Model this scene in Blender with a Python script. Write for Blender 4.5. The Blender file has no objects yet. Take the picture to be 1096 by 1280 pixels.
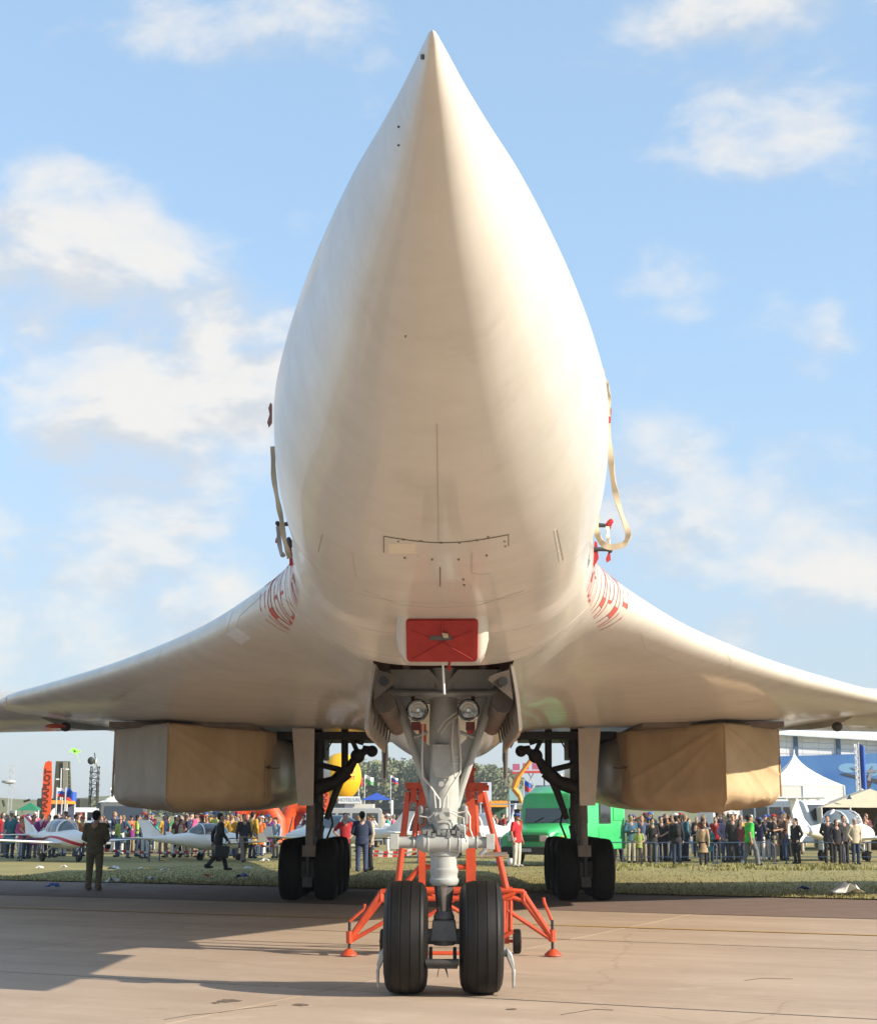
import bpy, bmesh, math, random
import numpy as np
from mathutils import Vector, Matrix
from mathutils.bvhtree import BVHTree
R = math.radians
rnd = random.Random(7)
scn = bpy.context.scene
col = scn.collection

# ------------------------------------------------------------------ camera
F = 1890.0; PIT = math.atan(380/1890.0); CX = .05; YAW = .0068; CH = 1.7
cam_d = bpy.data.cameras.new('camera'); cam = bpy.data.objects.new('camera', cam_d); col.objects.link(cam)
cam.location = (CX, 0, CH); cam.rotation_euler = (math.pi/2+PIT, 0, YAW)
cam_d.sensor_fit = 'VERTICAL'; cam_d.sensor_height = 24; cam_d.lens = 24*F/1280
cam_d.clip_start = .1; cam_d.clip_end = 6000
scn.camera = cam
scn.render.resolution_x = 876; scn.render.resolution_y = 1024
CAM = Vector((CX, 0, CH))
CM = cam.rotation_euler.to_matrix()
def ray(px, py): return (CM @ Vector(((px-548)/F, (640-py)/F, -1))).normalized()
def P(px, py, Y):                       # point seen at a place of the photograph, at distance Y
    d = ray(px, py); return CAM + d*((Y-CAM.y)/d.y)
def G(px, py, z=0.0):                   # ground point
    d = ray(px, py); return CAM + d*((z-CAM.z)/d.z)

# ------------------------------------------------------------------ world, sun, exposure
SUN_EL, SUN_AZ = R(26), R(23)        # the sun stands on the right, a little behind the camera
sun_vec = Vector((math.cos(SUN_EL)*math.cos(SUN_AZ), -math.cos(SUN_EL)*math.sin(SUN_AZ), math.sin(SUN_EL)))
sd = bpy.data.lights.new('sun', 'SUN'); sd.energy = 4.5; sd.angle = R(.55); sd.color = (1, .89, .73)
so = bpy.data.objects.new('sun', sd); col.objects.link(so)
so.rotation_euler = (-sun_vec).to_track_quat('-Z', 'Y').to_euler()
world = bpy.data.worlds.new('World'); scn.world = world; world.use_nodes = True
vs = scn.view_settings
vs.view_transform = 'Standard'; vs.look = 'None'; vs.exposure = .82; vs.gamma = 1; vs.use_curve_mapping = False
def build_world():
    nt = world.node_tree; nt.nodes.clear(); N = nt.nodes.new; L = nt.links.new
    out = N('ShaderNodeOutputWorld')
    sky = N('ShaderNodeTexSky'); sky.sky_type = 'NISHITA'; sky.sun_disc = False
    sky.sun_elevation = SUN_EL; sky.sun_rotation = math.atan2(sun_vec.x, sun_vec.y)
    sky.air_density = 1.0; sky.dust_density = .9; sky.ozone_density = 1.6; sky.altitude = 100
    bg = N('ShaderNodeBackground'); bg.inputs[1].default_value = .15
    L(sky.outputs[0], bg.inputs[0])
    tc = N('ShaderNodeTexCoord')
    mp = N('ShaderNodeMapping'); mp.inputs['Scale'].default_value = (1, 1, 1.7); L(tc.outputs['Generated'], mp.inputs[0])
    n1 = N('ShaderNodeTexNoise'); n1.inputs['Scale'].default_value = 9; n1.inputs['Detail'].default_value = 9; n1.inputs['Roughness'].default_value = .56
    n1.inputs['Distortion'].default_value = .25
    L(mp.outputs[0], n1.inputs['Vector'])
    n2 = N('ShaderNodeTexNoise'); n2.inputs['Scale'].default_value = 3.2; n2.inputs['Detail'].default_value = 3; L(mp.outputs[0], n2.inputs['Vector'])
    def math_(op, a, b=None, clamp=False):
        m = N('ShaderNodeMath'); m.operation = op; m.use_clamp = clamp
        for i, v in enumerate((a, b)):
            if v is None: continue
            if isinstance(v, (int, float)): m.inputs[i].default_value = v
            else: L(v, m.inputs[i])
        return m.outputs[0]
    # banks of cloud at their places round the whole sky
    blobs = [((95, 375), 6.0, .95), ((170, 330), 3.2, .7), ((290, 465), 3.8, 1.0), ((160, 545), 5.0, .95), ((300, 575), 2.2, .5), ((205, 690), 4.5, .9),
             ((70, 780), 6.5, .75), ((1000, 45), 7.0, .72), ((850, 635), 4.2, .66), ((1040, 660), 4.4, .85), ((990, 430), 2.6, .35), ((70, 228), 1.6, .55), ((330, 15), 5, .3),
             ((985, 585), 2.2, .7), ((920, 800), 1.6, .7), ((850, 380), 2.4, .3), ((480, 60), 4, .2)]
    dirs = [(ray(*p), r, w) for p, r, w in blobs]
    rr = random.Random(3)
    for i in range(26):
        az = R(45 + i*10.6); el = R(rr.uniform(6, 40))
        dirs.append((Vector((math.sin(az)*math.cos(el), math.cos(az)*math.cos(el), math.sin(el))), rr.uniform(4, 8), rr.uniform(.5, 1)))
    acc = None
    for d, r, w in dirs:
        vm = N('ShaderNodeVectorMath'); vm.operation = 'DOT_PRODUCT'; L(tc.outputs['Generated'], vm.inputs[0]); vm.inputs[1].default_value = d
        mr = N('ShaderNodeMapRange'); mr.interpolation_type = 'SMOOTHSTEP'; L(vm.outputs['Value'], mr.inputs[0])
        mr.inputs[1].default_value = math.cos(R(r*1.25)); mr.inputs[2].default_value = 1; mr.inputs[3].default_value = 0; mr.inputs[4].default_value = w
        acc = mr.outputs[0] if acc is None else math_('MAXIMUM', acc, mr.outputs[0])
    # cloud edge detail, plus the same noise a little towards the sun to shade the cloud bases
    mp2 = N('ShaderNodeMapping'); mp2.inputs['Scale'].default_value = (1, 1, 1.7); mp2.inputs['Location'].default_value = (.035*sun_vec.x, .035*sun_vec.y, .05); L(tc.outputs['Generated'], mp2.inputs[0])
    n4 = N('ShaderNodeTexNoise'); n4.inputs['Scale'].default_value = 9; n4.inputs['Detail'].default_value = 5; n4.inputs['Roughness'].default_value = .56; n4.inputs['Distortion'].default_value = .25; L(mp2.outputs[0], n4.inputs['Vector'])
    n5 = N('ShaderNodeTexNoise'); n5.inputs['Scale'].default_value = 30; n5.inputs['Detail'].default_value = 6; n5.inputs['Roughness'].default_value = .6; L(mp.outputs[0], n5.inputs['Vector'])
    s = math_('ADD', math_('MULTIPLY', n1.outputs[0], 1.15), math_('MULTIPLY', acc, .44))
    s = math_('ADD', s, math_('MULTIPLY', n2.outputs[0], .16))
    s = math_('ADD', s, math_('MULTIPLY', math_('SUBTRACT', n5.outputs[0], .5), .22))
    mk = N('ShaderNodeMapRange'); mk.interpolation_type = 'SMOOTHSTEP'; L(s, mk.inputs[0])
    mk.inputs[1].default_value = .77; mk.inputs[2].default_value = 1.17; mk.inputs[3].default_value = 0.0; mk.inputs[4].default_value = .92
    shd = N('ShaderNodeMapRange'); shd.interpolation_type = 'SMOOTHSTEP'; L(math_('SUBTRACT', n1.outputs[0], n4.outputs[0]), shd.inputs[0]); shd.inputs[1].default_value = -.10; shd.inputs[2].default_value = .08
    ccol = N('ShaderNodeMix'); ccol.data_type = 'RGBA'; L(shd.outputs[0], ccol.inputs[0]); ccol.inputs[6].default_value = (.395, .41, .43, 1); ccol.inputs[7].default_value = (.53, .515, .49, 1)
    # thin milky veil low over the horizon
    sx = N('ShaderNodeSeparateXYZ'); L(tc.outputs['Generated'], sx.inputs[0])
    hz = N('ShaderNodeMapRange'); L(sx.outputs[2], hz.inputs[0]); hz.inputs[1].default_value = 0; hz.inputs[2].default_value = .42; hz.inputs[3].default_value = .88; hz.inputs[4].default_value = .58
    veil = N('ShaderNodeMix'); veil.data_type = 'RGBA'
    cb = N('ShaderNodeBackground'); cb.inputs[0].default_value = (.50, .485, .47, 1); cb.inputs[1].default_value = 1.0; L(ccol.outputs[2], cb.inputs[0])
    hb = N('ShaderNodeBackground'); hb.inputs[1].default_value = 1.0
    hcf = N('ShaderNodeMapRange'); L(sx.outputs[2], hcf.inputs[0]); hcf.inputs[1].default_value = .02; hcf.inputs[2].default_value = .30
    hcol = N('ShaderNodeMix'); hcol.data_type = 'RGBA'; L(hcf.outputs[0], hcol.inputs[0]); hcol.inputs[6].default_value = (.315, .365, .41, 1); hcol.inputs[7].default_value = (.275, .405, .55, 1); L(hcol.outputs[2], hb.inputs[0])
    mxh = N('ShaderNodeMixShader'); L(hz.outputs[0], mxh.inputs[0]); L(bg.outputs[0], mxh.inputs[1]); L(hb.outputs[0], mxh.inputs[2])
    mx = N('ShaderNodeMixShader'); L(mk.outputs[0], mx.inputs[0]); L(mxh.outputs[0], mx.inputs[1]); L(cb.outputs[0], mx.inputs[2])
    nt.nodes.remove(veil)
    L(mx.outputs[0], out.inputs[0])
build_world()
scn.render.engine = 'CYCLES'
scn.cycles.max_bounces = 8; scn.cycles.diffuse_bounces = 4; scn.cycles.use_denoising = True

# ------------------------------------------------------------------ materials
_mats = {}
def mat(name, c, rough=.6, metal=0.0, var=0.0, vscale=4.0, bump=0.0, bscale=40.0, c2=None, coat=0.0, stretch=None, rand=0.0, spec=None, wear=None):
    if name in _mats: return _mats[name]
    m = bpy.data.materials.new(name); m.use_nodes = True; nt = m.node_tree; b = nt.nodes['Principled BSDF']
    N = nt.nodes.new; L = nt.links.new
    b.inputs['Roughness'].default_value = rough; b.inputs['Metallic'].default_value = metal
    if coat: b.inputs['Coat Weight'].default_value = coat; b.inputs['Coat Roughness'].default_value = .12
    if spec is not None: b.inputs['Specular IOR Level'].default_value = spec
    b.inputs['Base Color'].default_value = (*c, 1)
    if var or c2 or bump or rand:
        tc = N('ShaderNodeTexCoord'); vec = tc.outputs['Object']
        if stretch:
            mp = N('ShaderNodeMapping'); mp.inputs['Scale'].default_value = stretch; L(vec, mp.inputs[0]); vec = mp.outputs[0]
    if var or c2:
        n = N('ShaderNodeTexNoise'); n.inputs['Scale'].default_value = vscale; n.inputs['Detail'].default_value = 7; n.inputs['Roughness'].default_value = .62; L(vec, n.inputs['Vector'])
        mr = N('ShaderNodeMapRange'); L(n.outputs[0], mr.inputs[0]); mr.inputs[1].default_value = .32; mr.inputs[2].default_value = .68
        mx = N('ShaderNodeMix'); mx.data_type = 'RGBA'; L(mr.outputs[0], mx.inputs[0])
        d = c2 or tuple(v*(1-var) for v in c)
        mx.inputs[6].default_value = (*d, 1); mx.inputs[7].default_value = (*c, 1)
        L(mx.outputs[2], b.inputs['Base Color'])
        rr = N('ShaderNodeMapRange'); L(n.outputs[0], rr.inputs[0]); rr.inputs[3].default_value = min(1, rough+.12); rr.inputs[4].default_value = max(.02, rough-.1); L(rr.outputs[0], b.inputs['Roughness'])
        src = mx.outputs[2]
        if rand:
            oi = N('ShaderNodeObjectInfo'); hv = N('ShaderNodeHueSaturation'); r2 = N('ShaderNodeMapRange')
            L(oi.outputs['Random'], r2.inputs[0]); r2.inputs[3].default_value = 1-rand; r2.inputs[4].default_value = 1+rand
            L(r2.outputs[0], hv.inputs['Value']); L(src, hv.inputs['Color']); L(hv.outputs[0], b.inputs['Base Color'])
    if bump:
        n3 = N('ShaderNodeTexNoise'); n3.inputs['Scale'].default_value = bscale; n3.inputs['Detail'].default_value = 6; L(vec, n3.inputs['Vector'])
        bp = N('ShaderNodeBump'); bp.inputs['Strength'].default_value = bump; bp.inputs['Distance'].default_value = .02; L(n3.outputs[0], bp.inputs['Height']); L(bp.outputs[0], b.inputs['Normal'])
    _mats[name] = m; return m
def cloth(c):
    return mat('cloth_%.2f_%.2f_%.2f' % tuple(c), c, .85, var=.35, vscale=9, bump=.25, bscale=30)
def glass_mat(name, c=(.03, .035, .04), rough=.06): return mat(name, c, rough, spec=.8, coat=.6)

def paint_material():
    m = bpy.data.materials.new('white_aircraft_paint'); m.use_nodes = True; nt = m.node_tree; b = nt.nodes['Principled BSDF']; N = nt.nodes.new; L = nt.links.new
    tc = N('ShaderNodeTexCoord')
    def noise(sc, st, det=7, ro=.6):
        mp = N('ShaderNodeMapping'); mp.inputs['Scale'].default_value = st; L(tc.outputs['Object'], mp.inputs[0])
        n = N('ShaderNodeTexNoise'); n.inputs['Scale'].default_value = sc; n.inputs['Detail'].default_value = det; n.inputs['Roughness'].default_value = ro; L(mp.outputs[0], n.inputs['Vector']); return n.outputs[0]
    def mrange(v, a, b_, c, d):
        mr = N('ShaderNodeMapRange'); L(v, mr.inputs[0]); mr.inputs[1].default_value = a; mr.inputs[2].default_value = b_; mr.inputs[3].default_value = c; mr.inputs[4].default_value = d; return mr.outputs[0]
    def mix(f, a, b_):
        mx = N('ShaderNodeMix'); mx.data_type = 'RGBA'; L(f, mx.inputs[0])
        for i, v in ((6, a), (7, b_)):
            if isinstance(v, tuple): mx.inputs[i].default_value = (*v, 1)
            else: L(v, mx.inputs[i])
        return mx.outputs[2]
    big = noise(.7, (1, 1, 1)); streak = noise(2.2, (.7, .8, 1.0), 7, .6); fine = noise(9, (1.0, 1.3, 1.2), 6, .6)
    smear = noise(2.4, (.9, 1.2, 1.0), 9, .72); c = mix(mrange(big, .35, .7, 0, 1), (.595, .56, .495), (.64, .605, .54))
    c = mix(mrange(streak, .38, .92, 0, .5), c, (.40, .365, .305))
    c = mix(mrange(fine, .38, 1.0, 0, .16), c, (.36, .33, .28))
    c = mix(mrange(smear, .56, .86, 0, .55), c, (.36, .33, .275))
    L(c, b.inputs['Base Color'])
    L(mrange(streak, .3, .7, .34, .5), b.inputs['Roughness'])
    b.inputs['Specular IOR Level'].default_value = .6; b.inputs['Coat Weight'].default_value = .36; b.inputs['Coat Roughness'].default_value = .10
    n3 = noise(.9, (1, .4, 1), 0, .5)
    bp = N('ShaderNodeBump'); bp.inputs['Strength'].default_value = .06; bp.inputs['Distance'].default_value = .03; L(n3, bp.inputs['Height']); L(bp.outputs[0], b.inputs['Normal'])
    return m
PAINT = paint_material()
GREY = mat('landing_gear_grey', (.43, .445, .425), .38, var=.22, vscale=7, coat=.25, bump=.05)
GREYD = mat('landing_gear_dark', (.055, .053, .05), .5, var=.35, vscale=6)  # near-black tone carries the main gear's shade; other dark fittings share it
STEEL = mat('bright_steel', (.62, .61, .58), .28, metal=.9, var=.15)
CHROME = mat('chrome_ring', (.75, .75, .74), .15, metal=1)
RUBBER = mat('tyre_rubber', (.010, .0092, .0085), .52, var=.4, vscale=6, bump=.12, bscale=60, spec=.32)
BLACK = mat('black_paint', (.015, .015, .016), .5)
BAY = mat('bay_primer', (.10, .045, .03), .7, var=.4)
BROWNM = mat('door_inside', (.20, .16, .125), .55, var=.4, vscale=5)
REDC = mat('red_canvas', (.36, .022, .016), .75, var=.25, vscale=6, bump=.3, bscale=14)
REDP = mat('red_marking_paint', (.50, .035, .025), .5)
REDF = mat('red_flag_cloth', (.50, .03, .035), .8, var=.3)
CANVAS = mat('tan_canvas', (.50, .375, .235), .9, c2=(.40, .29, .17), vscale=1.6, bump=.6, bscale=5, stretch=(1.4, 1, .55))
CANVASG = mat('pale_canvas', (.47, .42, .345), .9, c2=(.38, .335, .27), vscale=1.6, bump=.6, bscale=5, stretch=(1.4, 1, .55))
WEB = mat('beige_webbing', (.52, .43, .30), .9, var=.2)
ORANGE = mat('orange_paint', (.60, .072, .018), .45, c2=(.40, .05, .016), vscale=5, coat=.15)
LINE = mat('panel_gap', (.19, .165, .135), .8)
WHITE = mat('white_gloss', (.78, .78, .77), .25, var=.06, coat=.4)
SKIN = mat('skin', (.46, .27, .19), .6, var=.15)
CONC = None

# ------------------------------------------------------------------ mesh builder
def obj_from(name, me, m, parent=None):
    o = bpy.data.objects.new(name, me); col.objects.link(o)
    if m is not None and len(me.materials) == 0: me.materials.append(m)
    if parent is not None: o.parent = parent
    return o
def world_loc(o):
    v = Vector((0, 0, 0))
    while o is not None: v += o.location; o = o.parent
    return v
class MB:
    def __init__(s): s.v = []; s.f = []
    def add(s, vs, fs):
        k = len(s.v); s.v += [tuple(v) for v in vs]; s.f += [tuple(i+k for i in f) for f in fs]; return s
    def box(s, c, d, M=None, top=None):
        hx, hy, hz = d[0]/2, d[1]/2, d[2]/2; t = top or (1, 1)
        vs = [Vector((x*hx*(t[0] if z > 0 else 1), y*hy*(t[1] if z > 0 else 1), z*hz)) for z in (-1, 1) for y in (-1, 1) for x in (-1, 1)]
        if M is not None: vs = [M @ v for v in vs]
        vs = [v+Vector(c) for v in vs]
        return s.add(vs, [(0, 2, 3, 1), (4, 5, 7, 6), (0, 1, 5, 4), (2, 6, 7, 3), (0, 4, 6, 2), (1, 3, 7, 5)])
    def tube(s, pts, r, n=10, caps=True):
        pts = [Vector(p) for p in pts]; m = len(pts)
        rs = list(r) if isinstance(r, (list, tuple)) else [r]*m
        ring = []; prev = None
        for i, p in enumerate(pts):
            t = (pts[min(i+1, m-1)]-pts[max(i-1, 0)])
            if t.length < 1e-9: t = Vector((0, 0, 1))
            t.normalize()
            if prev is None:
                a = Vector((0, 0, 1)) if abs(t.z) < .9 else Vector((1, 0, 0)); u = t.cross(a).normalized()
            else:
                u = prev-t*prev.dot(t)
                u = u.normalized() if u.length > 1e-6 else t.orthogonal().normalized()
            prev = u; w = t.cross(u)
            ring.append([p+(u*math.cos(2*math.pi*k/n)+w*math.sin(2*math.pi*k/n))*rs[i] for k in range(n)])
        vs = [v for q in ring for v in q]; fs = []
        for i in range(m-1):
            for k in range(n):
                a, b = i*n+k, i*n+(k+1) % n; fs.append((a, b, b+n, a+n))
        if caps: fs.append(tuple(range(n-1, -1, -1))); fs.append(tuple((m-1)*n+k for k in range(n)))
        return s.add(vs, fs)
    def cap(s, p0, p1, r0, r1, n=10):            # tapered capsule
        p0, p1 = Vector(p0), Vector(p1); d = (p1-p0)
        if d.length < 1e-6: d = Vector((0, 0, 1e-4))
        u = d.normalized(); pts = []; rs = []
        for a in (88, 60, 30): pts.append(p0-u*r0*math.sin(R(a))); rs.append(r0*math.cos(R(a)))
        pts.append(p0); rs.append(r0); pts.append(p0+d); rs.append(r1)
        for a in (30, 60, 88): pts.append(p0+d+u*r1*math.sin(R(a))); rs.append(r1*math.cos(R(a)))
        return s.tube(pts, rs, n)
    def lathe(s, prof, c, axis='X', n=32, closed=False, caps=True):     # prof: (along, radius)
        vs = []; fs = []; m = len(prof)
        for a, r in prof:
            for k in range(n):
                t = 2*math.pi*k/n; q, w = r*math.cos(t), r*math.sin(t)
                v = {'X': (a, q, w), 'Y': (w, a, q), 'Z': (q, w, a)}[axis]; vs.append(Vector(c)+Vector(v))
        for i in range(m if closed else m-1):
            for k in range(n):
                a, b = i*n+k, i*n+(k+1) % n; e = ((i+1) % m)*n
                fs.append((a, b, e+(k+1) % n, e+k))
        if not closed and caps:
            if prof[0][1] > 1e-5: fs.append(tuple(range(n-1, -1, -1)))
            if prof[-1][1] > 1e-5: fs.append(tuple((m-1)*n+k for k in range(n)))
        return s.add(vs, fs)
    def ell(s, c, r, n=14, m=9, M=None, z0=-90, z1=90):
        vs = []; fs = []
        for i in range(m):
            a = R(z0+(z1-z0)*i/(m-1))
            for k in range(n):
                t = 2*math.pi*k/n; v = Vector((r[0]*math.cos(a)*math.cos(t), r[1]*math.cos(a)*math.sin(t), r[2]*math.sin(a)))
                if M is not None: v = M @ v
                vs.append(v+Vector(c))
        for i in range(m-1):
            for k in range(n):
                a, b = i*n+k, i*n+(k+1) % n; fs.append((a, b, b+n, a+n))
        if z0 > -90: fs.append(tuple(range(n-1, -1, -1)))
        if z1 < 90: fs.append(tuple((m-1)*n+k for k in range(n)))
        return s.add(vs, fs)
    def prism(s, pts, ext):                      # pts: polygon of 3D points, ext: extrusion vector
        n = len(pts); e = Vector(ext); vs = [Vector(p) for p in pts]+[Vector(p)+e for p in pts]
        fs = [tuple(range(n)), tuple(range(2*n-1, n-1, -1))]+[(i, i+n, (i+1) % n+n, (i+1) % n) for i in range(n)]
        return s.add(vs, fs)
    def loft(s, rings, caps=True):
        n = len(rings[0]); vs = [v for r in rings for v in r]; fs = []
        for i in range(len(rings)-1):
            for k in range(n):
                a, b = i*n+k, i*n+(k+1) % n; fs.append((a, b, b+n, a+n))
        if caps: fs.append(tuple(range(n-1, -1, -1))); fs.append(tuple((len(rings)-1)*n+k for k in range(n)))
        return s.add(vs, fs)
    def mesh(s, name, smooth=True, ang=35):
        me = bpy.data.meshes.new(name); me.from_pydata(s.v, [], s.f)
        bm = bmesh.new(); bm.from_mesh(me); bmesh.ops.remove_doubles(bm, verts=bm.verts, dist=1e-5); bmesh.ops.recalc_face_normals(bm, faces=bm.faces); bm.to_mesh(me); bm.free()
        if smooth:
            me.shade_smooth()
            try: me.set_sharp_from_angle(angle=R(ang))
            except Exception: pass
        return me
    def build(s, name, m, parent=None, smooth=True, ang=35, local=False, bevel=0):
        if parent is not None and not local:
            w = world_loc(parent); s.v = [(a-w.x, b-w.y, c-w.z) for a, b, c in s.v]
        o = obj_from(name, s.mesh(name, smooth, ang), m, parent)
        if bevel:
            b = o.modifiers.new('bevel', 'BEVEL'); b.width = bevel; b.segments = 2; b.limit_method = 'ANGLE'
        return o
def tag(o, label=None, cat=None, group=None, kind=None):
    for k, v in (('label', label), ('category', cat), ('group', group), ('kind', kind)):
        if v: o[k] = v
    return o
def empty(name, loc, label, cat, group=None, rz=0.0):
    o = bpy.data.objects.new(name, None); col.objects.link(o); o.location = loc; o.rotation_euler = (0, 0, rz); o.empty_display_size = .3
    return tag(o, label, cat, group)
def text_mesh(body, size, extrude=.01, bold=0.0):
    cu = bpy.data.curves.new('lettering', 'FONT'); cu.body = body; cu.size = size; cu.extrude = extrude; cu.align_x = 'CENTER'; cu.align_y = 'CENTER'; cu.offset = bold; cu.resolution_u = 3
    t = bpy.data.objects.new('lettering', cu); col.objects.link(t)
    dg = bpy.context.evaluated_depsgraph_get(); dg.update()
    me = bpy.data.meshes.new_from_object(t.evaluated_get(dg)); bpy.data.objects.remove(t); bpy.data.curves.remove(cu)
    me.materials.clear(); return me
def lettering(body, size, loc, rot, m, parent, extrude=.01, bold=0.0):
    o = obj_from('lettering', text_mesh(body, size, extrude, bold), m, parent); o.location = loc; o.rotation_euler = rot; return o
def cub(x, xs, ys):
    x = np.asarray(x, float); xs = np.array(xs, float); ys = np.array(ys, float); h = np.diff(xs); d = np.diff(ys)/h
    m = np.zeros(len(xs)); m[0] = d[0]; m[-1] = d[-1]
    for i in range(1, len(xs)-1):
        if d[i-1]*d[i] > 0:
            w1 = 2*h[i]+h[i-1]; w2 = h[i]+2*h[i-1]; m[i] = (w1+w2)/(w1/d[i-1]+w2/d[i])
    x = np.clip(x, xs[0], xs[-1]); i = np.clip(np.searchsorted(xs, x)-1, 0, len(h)-1); t = (x-xs[i])/h[i]
    return ys[i]*(1+2*t)*(1-t)**2+m[i]*h[i]*t*(1-t)**2+ys[i+1]*t*t*(3-2*t)+m[i+1]*h[i]*t*t*(t-1)

# ------------------------------------------------------------------ setting: ground
SL = R(24.7); E1 = Vector((math.cos(SL), -math.sin(SL), 0)); E2 = Vector((math.sin(SL), math.cos(SL), 0))
def vof(p): return Vector((p.x, p.y, 0)).dot(E2)
def uof(p): return Vector((p.x, p.y, 0)).dot(E1)
V_NEAR = (vof(G(0, 1214))+vof(G(1096, 1275)))/2; V_FAR = (vof(G(0, 1149))+vof(G(1096, 1188)))/2
V_YEL = (vof(G(0, 1135))+vof(G(1096, 1169)))/2
PITCH = (V_FAR-V_NEAR)
V_CE = V_FAR+PITCH-.7; 
V_GR = (vof(G(0, 1102.5))+vof(G(1096, 1123)))/2
U0 = uof(G(275, 1266)); SLABL = 6.0
def uv(u, v, z): q = E1*u+E2*v; return (q.x, q.y, z)
def quad_sheet(name, u0, u1, v0, v1, z, m, nu=1, nv=1):
    b = MB(); vs = [uv(u0+(u1-u0)*i/nu, v0+(v1-v0)*j/nv, z) for j in range(nv+1) for i in range(nu+1)]
    fs = [(j*(nu+1)+i, j*(nu+1)+i+1, (j+1)*(nu+1)+i+1, (j+1)*(nu+1)+i) for j in range(nv) for i in range(nu)]
    b.add(vs, fs); o = b.build(name, m, smooth=False); tag(o, kind='structure'); return o
def concrete_material():
    m = bpy.data.materials.new('apron_concrete'); m.use_nodes = True; nt = m.node_tree; b = nt.nodes['Principled BSDF']; N = nt.nodes.new; L = nt.links.new; geo = N('ShaderNodeNewGeometry')
    mp0 = N('ShaderNodeMapping'); mp0.inputs['Rotation'].default_value = (0, 0, SL); L(geo.outputs['Position'], mp0.inputs[0])
    def noise(sc, st, det=8, ro=.6):
        mp = N('ShaderNodeMapping'); mp.inputs['Scale'].default_value = st; L(mp0.outputs[0], mp.inputs[0]); n = N('ShaderNodeTexNoise'); n.inputs['Scale'].default_value = sc; n.inputs['Detail'].default_value = det; n.inputs['Roughness'].default_value = ro; L(mp.outputs[0], n.inputs['Vector']); return n.outputs[0]
    def mr(v, a, b_, c, d):
        k = N('ShaderNodeMapRange'); L(v, k.inputs[0]); k.inputs[1].default_value = a; k.inputs[2].default_value = b_; k.inputs[3].default_value = c; k.inputs[4].default_value = d; return k.outputs[0]
    def mix(f, a, b_):
        k = N('ShaderNodeMix'); k.data_type = 'RGBA'; L(f, k.inputs[0])
        for i, v in ((6, a), (7, b_)):
            if isinstance(v, tuple): k.inputs[i].default_value = (*v, 1)
            else: L(v, k.inputs[i])
        return k.outputs[2]
    c = mix(mr(noise(.35, (1, 1, 1), 5), .3, .7, 0, 1), (.39, .29, .205), (.48, .367, .272))
    c = mix(mr(noise(.9, (.18, 1.6, 1), 8, .65), .42, .75, 0, .75), c, (.325, .235, .165))     # brushed and rolled bands along the slabs
    c = mix(mr(noise(1.7, (1, 1, 1), 9, .7), .55, .8, 0, .8), c, (.53, .43, .33))               # worn pale patches
    c = mix(mr(noise(2.6, (.5, 1, 1), 9, .7), .60, .74, 0, .7), c, (.215, .155, .105))          # grime
    c = mix(mr(noise(70, (1, 1, 1), 3, .6), .5, .8, 0, .45), c, (.25, .19, .14))                # aggregate
    vo = N('ShaderNodeTexVoronoi'); vo.feature = 'DISTANCE_TO_EDGE'; vo.inputs['Scale'].default_value = .16
    wv = N('ShaderNodeTexNoise'); wv.inputs['Scale'].default_value = 1.2; wv.inputs['Detail'].default_value = 6; L(mp0.outputs[0], wv.inputs['Vector'])
    ad = N('ShaderNodeMix'); ad.data_type = 'VECTOR'; ad.inputs[0].default_value = .35; L(mp0.outputs[0], ad.inputs[4]); L(wv.outputs['Color'], ad.inputs[5]); L(ad.outputs[1], vo.inputs['Vector'])
    c = mix(mr(vo.outputs['Distance'], .0, .0025, .22, 0), c, (.12, .088, .062))                # hairline cracks
    oi = N('ShaderNodeObjectInfo'); hv = N('ShaderNodeHueSaturation'); L(mr(oi.outputs['Random'], 0, 1, .92, 1.08), hv.inputs['Value']); L(c, hv.inputs['Color']); L(hv.outputs[0], b.inputs['Base Color'])
    b.inputs['Roughness'].default_value = .8; n3 = noise(90, (1, 1, 1), 5); bp = N('ShaderNodeBump'); bp.inputs['Strength'].default_value = .25; bp.inputs['Distance'].default_value = .01; L(n3, bp.inputs['Height']); L(bp.outputs[0], b.inputs['Normal']); return m
CONC = concrete_material()
JOINT = mat('joint_dirt', (.055, .042, .03), .95, var=.4)
ASPH = mat('shoulder_asphalt', (.20, .135, .105), .9, c2=(.155, .105, .084), vscale=1.5, bump=.3, bscale=60)
GRASSM = mat('grass_ground', (.30, .245, .088), .95, c2=(.20, .175, .06), vscale=.35, bump=.6, bscale=18)
FIELD = mat('field_ground', (.15, .14, .055), .95, c2=(.09, .10, .04), vscale=.08)
YELLOW = mat('yellow_line_paint', (.50, .29, .05), .8, c2=(.42, .27, .10), vscale=3)
gnd = quad_sheet('ground', -2500, 2500, -1500, 3000, -.075, FIELD, 10, 10)
apron = quad_sheet('concrete_apron', -170, 170, -80, V_CE, -.014, JOINT)
slab_me = None
def slabs():
    global slab_me
    g = .065; b = MB(); hx, hy = (SLABL-g)/2, (PITCH-g)/2
    b.box((0, 0, -.06), (SLABL-.014, PITCH-g, .12)); slab_me = b.mesh('concrete_slab', False); slab_me.materials.append(CONC)
    edge = MB().box((0, 0, -.06), (SLABL-.014, PITCH-.7-g, .12)).mesh('concrete_slab_edge', False); edge.materials.append(CONC)
    n = 0
    for j in range(-4, 3):
        for i in range(-9, 9):
            v0 = V_NEAR+j*PITCH; last = (j == 2)
            if last: continue
            vw = PITCH if v0+PITCH < V_CE+.3 else V_CE-v0
            o = bpy.data.objects.new('concrete_slab', slab_me if vw == PITCH else edge); col.objects.link(o)
            c = uv(U0+(i+.5)*SLABL, v0+vw/2, rnd.uniform(-.001, .001)); o.location = c; o.rotation_euler = (0, 0, -SL); o.parent = apron
slabs()
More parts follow.
